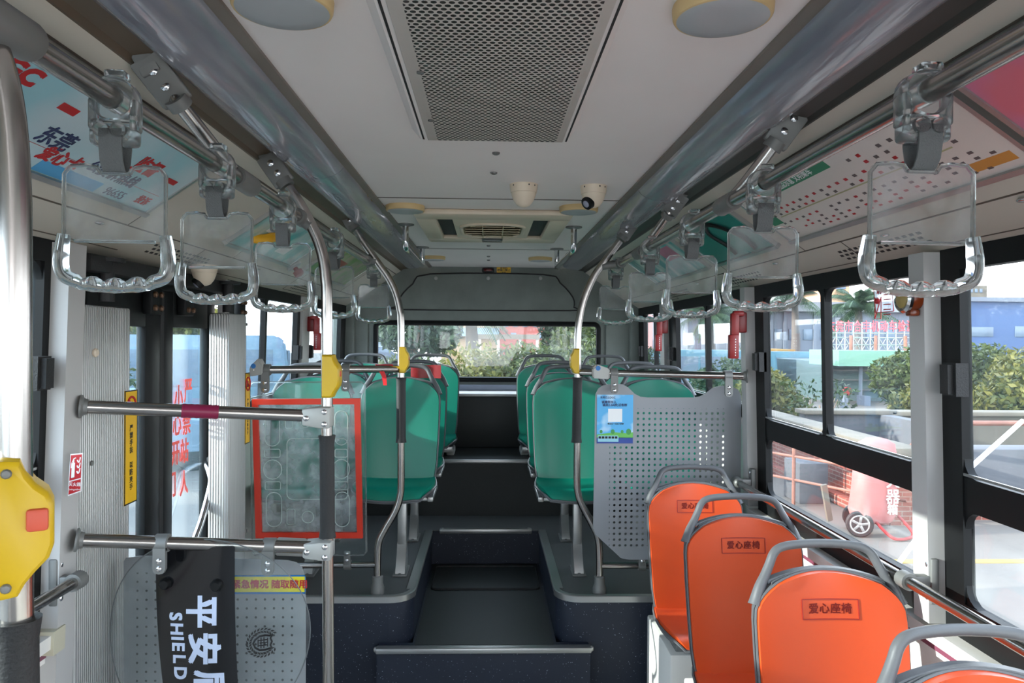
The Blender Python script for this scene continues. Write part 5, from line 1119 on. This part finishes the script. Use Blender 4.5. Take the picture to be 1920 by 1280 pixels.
def foliage(name, blobs, n, size, mat, parent, seed):
    V, F = leaves(blobs, n, size, seed); off = wpos(parent); me = bpy.data.meshes.new(name); me.from_pydata([v-off for v in V], [], F); me.materials.append(mat)
    ob = bpy.data.objects.new(name, me); COL.objects.link(ob); ob.parent = parent; return ob
def tree(x, y, h, r, mat, lab, seed, n=5200, leaf=.17, trunk=.25, group='trees outside', cat='tree', lobes=9, name='leafy_tree'):
    rn = random.Random(seed); t = thing(name, (x, y, GZ), lab, cat, group); zt = GZ+h*trunk; cz = (zt+GZ+h)/2; rz = (GZ+h-zt)/2
    bl = [((x, y, cz), (r*.8, r*.8, rz*.85))]
    for k in range(lobes): q = rn.random()*6.28; e = rn.uniform(-.55, .75); bl.append(((x+r*.6*math.cos(q), y+r*.6*math.sin(q), cz+rz*.7*e), (r*.46, r*.46, rz*.42)))
    foliage('foliage', bl, n, leaf, mat, t, seed)
    mb = MB().tube([(x, y, GZ), (x+.04, y, GZ+h*.3), (x-.03, y+.05, cz)], [.09*h/3, .07*h/3, .03*h/3], 8)
    for k in range(4): q = k*1.6+.4; mb.tube([(x, y, GZ+h*.25), (x+r*.5*math.cos(q), y+r*.5*math.sin(q), cz+rz*.2)], [.04*h/3, .012*h/3], 6)
    obj('trunk', mb, m_bark, t); return t
tree(12.0, 20.0, 2.45, 1.4, m_leaf, 'bushy green tree outside, left of the near right pillar', 1, trunk=.04, n=9000)
tree(10.9, 18.0, 1.75, .9, m_leafy, 'low yellowish bush at the left foot of the bushy tree outside', 2, trunk=.03, n=5000)
tree(13.0, 20.5, 2.7, 1.7, m_leaf, 'broad green tree behind the near right pillar', 3, trunk=.05, n=9000)
tree(12.5, 16.3, 2.5, 1.6, m_leafy, 'rounded yellow-green tree beyond the near right window', 4, trunk=.04, n=9000)
tree(15.6, 17.0, 2.65, 1.8, m_leaf, 'large green tree at the right picture edge outside', 5, trunk=.04, n=9000)
tree(6.95, 15.3, 1.9, .75, m_leafd, 'thin sparse shrub outside the right window', 6, n=420, leaf=.11, trunk=.2, lobes=5)
tree(7.1, 11.15, 1.05, .4, m_leafy, 'small leafy weed bush beside the trolley outside', 7, n=1500, leaf=.09, trunk=.05, lobes=5)
tree(7.0, 18.6, 1.9, 1.0, m_leafy, 'green bush outside the middle right window', 8, n=4200, trunk=.05)
tree(7.2, 22.0, 2.1, 1.2, m_leafd, 'darker bush farther off outside the middle right window', 9, n=3600, trunk=.05)
# hedge and trees behind the bus
for i, (x, y, h, r, m_, lab) in enumerate(((-1.6, 12.6, 2.35, 1.15, m_leaf, 'hedge bush at the left of the rear window'), (-.2, 12.2, 2.6, 1.2, m_leafy, 'hedge bush left of the middle of the rear window'), (1.1, 12.6, 2.6, 1.25, m_leaf, 'hedge bush right of the middle of the rear window'), (2.3, 13.6, 2.5, 1.1, m_leafd, 'hedge bush at the right of the rear window'))):
    tree(x, y, h, r, m_, lab, 20+i, n=11000, leaf=.11, trunk=.02, group='hedge behind the bus', cat='hedge', name='hedge_bush')
tree(2.35, 16.6, 3.2, 1.0, m_leaf, 'leafy tree at the right end of the rear window', 30, n=4200)
tree(-2.4, 24.0, 4.9, 1.5, m_palm, 'weeping grey-green tree seen through the left part of the rear window', 31, n=6000, leaf=.26, trunk=.3)
tree(3.1, 27.0, 4.6, 1.4, m_leafd, 'dark hanging tree seen through the right part of the rear window', 32, n=5000, leaf=.26, trunk=.2)
# left side
for i, (x, y, h, r, m_, lab) in enumerate(((-9.2, 20.5, 3.9, 1.8, m_leafy, 'yellow-green tree seen through the door glass'), (-7.0, 12.6, 2.3, 1.1, m_leaf, 'green bush low behind the left door leaf'), (-10.5, 13.5, 3.6, 1.9, m_leafd, 'dark green tree outside the left window'), (-9.0, 9.4, 2.3, 1.2, m_leafy, 'low yellowish bush outside the near left window'), (-16.0, 26.0, 5.5, 3.0, m_leaf, 'large leafy tree far out on the left beyond the door glass'), (-13.0, 27.0, 4.6, 2.2, m_leafd, 'dark tree far off on the left beyond the parked cars'))):
    tree(x, y, h, r, m_, lab, 40+i, n=5000, leaf=.2, trunk=.12)
def palm(x, y, h, lab, seed, fr=3.0, drop=1.0):
    rn = random.Random(seed); t = thing('palm_tree', (x, y, GZ), lab, 'palm tree', 'palm trees')
    obj('trunk', MB().tube([(x, y, GZ), (x+.1, y, GZ+h*.5), (x, y, GZ+h)], [.3, .26, .16], 10), M('palm_trunk', (98, 95, 92), .8, var=.15) if 'palm_trunk' not in bpy.data.materials else bpy.data.materials['palm_trunk'], t)
    V, F = [], []
    for k in range(26):
        q = k*2.4+rn.random()*.3; el = rn.uniform(-.35, 1.25); c = Vector((x, y, GZ+h)); d = Vector((math.cos(q)*math.cos(el), math.sin(q)*math.cos(el), math.sin(el))); L = fr*(.8+.3*rn.random())
        pr = None
        for i in range(15):
            u = i/14; p = c+d*L*u+Vector((0, 0, -drop*L*.55*u*u)); 
            if pr is not None:
                td = (p-pr).normalized(); sd = td.cross(Vector((0, 0, 1))).normalized()
                for sg in (-1, 1):
                    for w_ in (0, .5): 
                        l = fr*.30*math.sin(math.pi*min(1, .12+u*.86))+.05; b0 = pr.lerp(p, w_); tip = b0+sd*sg*l*.8+td*l*.5+Vector((0, 0, -l*.55)); j = len(V); V += [b0-td*.035, b0+td*.035, tip]; F.append((j, j+1, j+2))
                j = len(V); V += [pr-sd*.03, pr+sd*.03, p+sd*.03, p-sd*.03]; F.append((j, j+1, j+2, j+3))
            pr = p
    me = bpy.data.meshes.new('fronds'); me.from_pydata([v-Vector((x, y, GZ)) for v in V], [], F); me.materials.append(m_palm); ob = bpy.data.objects.new('fronds', me); COL.objects.link(ob); ob.parent = t; return t
p = at(1609, 575, Y=38.4); palm(p.x, 38.4, p.z-GZ, 'palm tree in front of the white building, right of the window bar', 1, 2.5)
p = at(1490, 560, Y=43.6); palm(p.x, 43.6, p.z-GZ, 'palm tree in front of the white building, left of the window bar', 2, 2.6)
p = at(1330, 590, Y=40); palm(p.x, 40, p.z-GZ, 'palm tree seen past the farther right windows', 3, 2.6)
p = at(882, 575, Y=26); palm(p.x, 26, p.z-GZ, 'palm trunk in the middle of the rear window', 4, 1.6)
# buildings
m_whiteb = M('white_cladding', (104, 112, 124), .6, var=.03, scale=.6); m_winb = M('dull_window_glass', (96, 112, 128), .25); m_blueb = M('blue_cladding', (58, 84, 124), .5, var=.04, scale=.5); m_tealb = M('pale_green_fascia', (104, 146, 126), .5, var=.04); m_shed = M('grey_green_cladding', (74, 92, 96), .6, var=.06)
def building(lab, x0, x1, y0, y1, h, mat, wins=(), name='building', face='y', z0=0.0, roof=None):
    t = thing(name, ((x0+x1)/2, (y0+y1)/2, GZ), lab, 'building', 'buildings outside'); obj('wall', MB().box(x0, x1, y0, y1, GZ+z0, GZ+h), mat, t)
    for (u0, u1, za, zb) in wins: obj('window', MB().box(u0, u1, y0-.06, y0+.1, GZ+za, GZ+zb, .01) if face == 'y' else MB().box(x0-.06, x0+.1, u0, u1, GZ+za, GZ+zb, .01), m_winb, t)
    if roof: obj('roof', MB().box(x0-.3, x1+.3, y0-.3, y1+.3, GZ+h, GZ+h+.35), roof, t)
    return t
Yb = 46
ux = lambda u, v=600: at(u, v, Y=Yb).x
uz = lambda v, u=1500: at(u, v, Y=Yb).z-GZ
b = building('long white clad building across the yard behind the palm trees', ux(1290), ux(1745), Yb, Yb+10, uz(583), m_whiteb, [(ux(u), ux(u+w), uz(637), uz(617)) for u, w in ((1306, 10), (1330, 11), (1352, 12), (1371, 14), (1437, 7), (1452, 14), (1479, 12), (1506, 17), (1538, 14), (1566, 15), (1596, 16), (1624, 14), (1660, 22))]+[(ux(1508), ux(1524), uz(690), uz(672)), (ux(1320), ux(1334), uz(668), uz(650))])
obj('roof', MB().box(ux(1285), ux(1750), Yb-.4, Yb+10, uz(584)+GZ, uz(566)+GZ), M('pale_roof', (124, 128, 134), .5), b)
rb = MB(); [rb.box(ux(u)-.08, ux(u)+.08, Yb-.12, Yb, GZ, uz(584)+GZ) for u in (1318, 1345, 1364, 1386, 1446, 1471, 1497, 1527, 1551, 1580, 1612, 1640)]; obj('rib', rb, m_whiteb, b)
Yb = 30; b = building('open shed with a pale green fascia and grey-green wall under the red roof lettering', ux(1551), ux(1700), Yb+.3, Yb+6, uz(678), m_shed, name='shed')
mb = MB().box(ux(1526), ux(1695), Yb-2.2, Yb+.4, uz(682)+GZ, uz(655)+GZ); obj('fascia', mb, m_tealb, b); rb = MB(); [rb.box(ux(1552), ux(1690), Yb+.2, Yb+.3, uz(v)+GZ-.03, uz(v)+GZ+.03) for v in (694, 712, 731)]; obj('wall_rail', rb, m_shell, b)
obj('post', MB().tube([(ux(1578), Yb-1.6, GZ), (ux(1578), Yb-1.6, uz(672)+GZ)], .07, 8), m_whiteb, b); obj('pier', MB().box(ux(1576), ux(1587), Yb-2.0, Yb-1.4, GZ, uz(735)+GZ), m_whiteb, b); obj('red_sign', MB().box(ux(1605), ux(1616), Yb-.1, Yb, uz(684)+GZ, uz(677)+GZ), m_red, b)
t = thing('roof_sign', (ux(1620), Yb, uz(655)+GZ), 'row of tall red characters on a steel lattice above the green fascia', 'sign')
fr_ = MB()
for k in range(12): x = ux(1536+15.5*k); fr_.tube([(x, Yb-.8, uz(656)+GZ), (x, Yb-.8, uz(604)+GZ)], .03, 5); fr_.tube([(x, Yb-.8, uz(656)+GZ), (x+.3, Yb-.8, uz(632)+GZ)], .018, 4); fr_.tube([(x+.3, Yb-.8, uz(656)+GZ), (x, Yb-.8, uz(632)+GZ)], .018, 4)
for v in (624, 632, 645): fr_.tube([(ux(1533), Yb-.8, uz(v)+GZ), (ux(1712), Yb-.8, uz(v)+GZ)], .025, 5)
obj('lattice', fr_, m_alu, t); rp_ = MB(); [rp_.tube([(ux(u), Yb-.9, uz(656)+GZ), (ux(u), Yb-.9, uz(628)+GZ)], .07, 8) for u in (1576, 1621, 1675)]; obj('post', rp_, m_rust, t)
lt = MB(); 
for k, ch in enumerate('东莞市合丰机动车检测站'): lt.add(text(ch, .47, (ux(1539+16.1*k), Yb-.9, uz(613.5-.2*k)+GZ), (1, 0, 0), (0, 0, 1), .010, .02, sx=.68))
obj('lettering', lt, M('hazed_red_sign_letters', (206, 84, 92), .5), t)  # red paled, the haze in front of it put into the colour
Yb = 27; t = thing('fire_hose_reel', (ux(1593), Yb, GZ), 'red hose reel on a white stand by the shed', 'hose reel'); obj('reel', MB().lathe([(0, 0), (.16, 0), (.16, .1), (0, .1)], (ux(1591), Yb, uz(733)+GZ), (0, 1, 0), 16), m_red, t); obj('stand', MB().box(ux(1584), ux(1592), Yb, Yb+.3, GZ, uz(738)+GZ), m_whiteb, t)
Yb = 58; building('blue clad hall with a white roof beyond the near right window', ux(1765), ux(2150), Yb, Yb+12, uz(562), m_blueb, [(ux(1812), ux(1862), uz(628), uz(610)), (ux(1903), ux(1960), uz(628), uz(608))], roof=m_whiteb)
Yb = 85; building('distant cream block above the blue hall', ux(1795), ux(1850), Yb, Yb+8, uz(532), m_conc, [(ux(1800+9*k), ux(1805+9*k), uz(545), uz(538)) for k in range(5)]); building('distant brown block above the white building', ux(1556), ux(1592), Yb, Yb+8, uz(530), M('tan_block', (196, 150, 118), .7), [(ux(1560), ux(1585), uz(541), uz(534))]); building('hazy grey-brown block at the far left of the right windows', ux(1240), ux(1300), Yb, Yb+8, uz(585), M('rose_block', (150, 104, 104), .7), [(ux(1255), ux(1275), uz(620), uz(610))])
Yb = 40; t = building('small yellow shed with an open door beside the parked buses', ux(1437), ux(1492), Yb, Yb+3, uz(655), M('ochre_wall', (168, 132, 76), .7), [(ux(1448), ux(1466), uz(712), uz(672))], name='shed')
Yb = 52; b = building('red brick office block seen through the rear window', ux(936), ux(1062), Yb, Yb+8, uz(588), M('red_block', (140, 70, 62), .7, var=.05, scale=.5), [(ux(u), ux(u+9), uz(617), uz(606)) for u in (944, 962, 980, 1000, 1018, 1036)]+[(ux(u), ux(u+10), uz(638), uz(628)) for u in (958, 1012, 1032)])
b = building('cream office block seen through the middle of the rear window', ux(828), ux(936), Yb, Yb+8, uz(588), M('cream_block', (140, 120, 96), .7, var=.05), [(ux(u), ux(u+8), uz(614), uz(604)) for u in (848, 862, 876, 890, 904, 918)]); obj('shop_front', MB().box(ux(842), ux(936), Yb-.8, Yb, uz(635)+GZ, uz(620)+GZ), M('shop_blue_grey', (110, 136, 160), .5), b)
Yb = 34; t = thing('canopy', (ux(960), Yb, GZ), 'long pale flat canopy in front of the office blocks', 'canopy'); obj('roof', MB().box(ux(895), ux(1012), Yb, Yb+3, uz(640)+GZ, uz(631)+GZ), m_conc, t); [obj('post', MB().tube([(ux(u), Yb+.2, GZ), (ux(u), Yb+.2, uz(638)+GZ)], .06, 6), m_wall, t) for u in (900, 935, 976, 1008)]
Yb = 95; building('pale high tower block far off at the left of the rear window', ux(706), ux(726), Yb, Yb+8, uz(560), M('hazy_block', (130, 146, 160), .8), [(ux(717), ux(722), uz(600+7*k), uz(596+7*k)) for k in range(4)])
# parked vehicles
def vehicle(x, y, L, W, H, mat, lab, kind='van', yaw=0.0, grp='parked vehicles outside'):
    t = thing('parked_bus' if kind == 'bus' else 'parked_car', (x, y, GZ), lab, 'bus' if kind == 'bus' else 'car', grp); q = Matrix.Translation((x, y, GZ)) @ Matrix.Rotation(yaw, 4, 'Z')
    if kind == 'bus': pf = [(-L/2, .35), (L/2, .35), (L/2, H*.55), (L/2-.1, H-.15), (L/2-.3, H), (-L/2+.2, H), (-L/2, H-.2)]; gl = [(-L/2+.2, H*.5, L/2-.25, H*.85)]
    else: pf = [(-L/2, .3), (L/2, .3), (L/2, .62), (L/2-.2, .82), (L/2-1.0, .95), (L/2-1.7, H), (-L/2+1.2, H), (-L/2+.35, .98), (-L/2, .85)]; gl = []
    mb = MB().prism([(a, -W/2, b) for a, b in pf], (0, W, 0)); bmesh.ops.bevel(mb.bm, geom=list(mb.bm.edges), offset=.06, segments=2, affect='EDGES'); mb.bm.transform(q); obj('body', mb, mat, t)
    g = MB()
    if kind == 'bus':
        for sd in (-1, 1):
            for k in range(4): a = -L/2+.3+k*(L-.6)/4; g.box(a, a+(L-.6)/4-.1, sd*W/2-.02, sd*W/2+.02, H*.5, H*.86)
        g.box(L/2-.04, L/2+.02, -W/2+.2, W/2-.2, H*.45, H*.85); g.box(-L/2-.02, -L/2+.04, -W/2+.2, W/2-.2, H*.5, H*.85)
    else:
        for sd in (-1, 1): g.prism([(a, sd*(W/2-.01), b) for a, b in ((L/2-1.12, .98), (L/2-1.72, H-.08), (-L/2+1.2, H-.08), (-L/2+.6, .98))], (0, sd*.02, 0))
        g.prism([(L/2-1.02, -W/2+.12, .97), (L/2-1.66, -W/2+.2, H-.06), (L/2-1.66, W/2-.2, H-.06), (L/2-1.02, W/2-.12, .97)], (.03, 0, .02))
    g.bm.transform(q); obj('glass', g, m_winb, t)
    for a in (-L*.3, L*.3):
        for sd in (-1, 1): w_ = MB().lathe([(0, -.1), (.30, -.1), (.33, -.06), (.33, .06), (.3, .1), (0, .1)], (a, sd*(W/2-.12), .33), (0, 1, 0), 18); w_.bm.transform(q); obj('wheel', w_, m_blackr, t)
m_busb = M('bus_blue', (84, 124, 140), .35); m_cars = M('car_silver_blue', (112, 136, 156), .3, .3); m_card = M('car_dark', (70, 82, 100), .3)
p = at(1478, 700, Y=37); vehicle(p.x, 37, 6, 2.3, 1.9, m_busb, 'pale blue bus parked across the yard beyond the shrub', 'bus')
p = at(1300, 690, Y=34); vehicle(p.x, 34, 7, 2.3, 2.0, m_busb, 'pale blue bus parked behind the bushes seen past the red hammer', 'bus')
p = at(1225, 690, Y=30); vehicle(p.x, 30, 4.4, 1.8, 1.45, m_cars, 'silver car seen through the farthest right window')
p = at(716, 655, Y=72); vehicle(p.x, 72, 4.4, 1.8, 1.5, m_card, 'dark car seen through the left end of the rear window')
p = at(522, 650, Y=17); vehicle(p.x-4.2, 19, 7.5, 2.4, 2.5, m_cars, 'silver-blue bus parked beyond the left windows', 'bus', .3)
p = at(345, 800, Y=14); vehicle(p.x-1.4, 14.0, 4.5, 1.8, 1.45, m_cars, 'silver-blue car seen low through the door glass', 'van', .5)
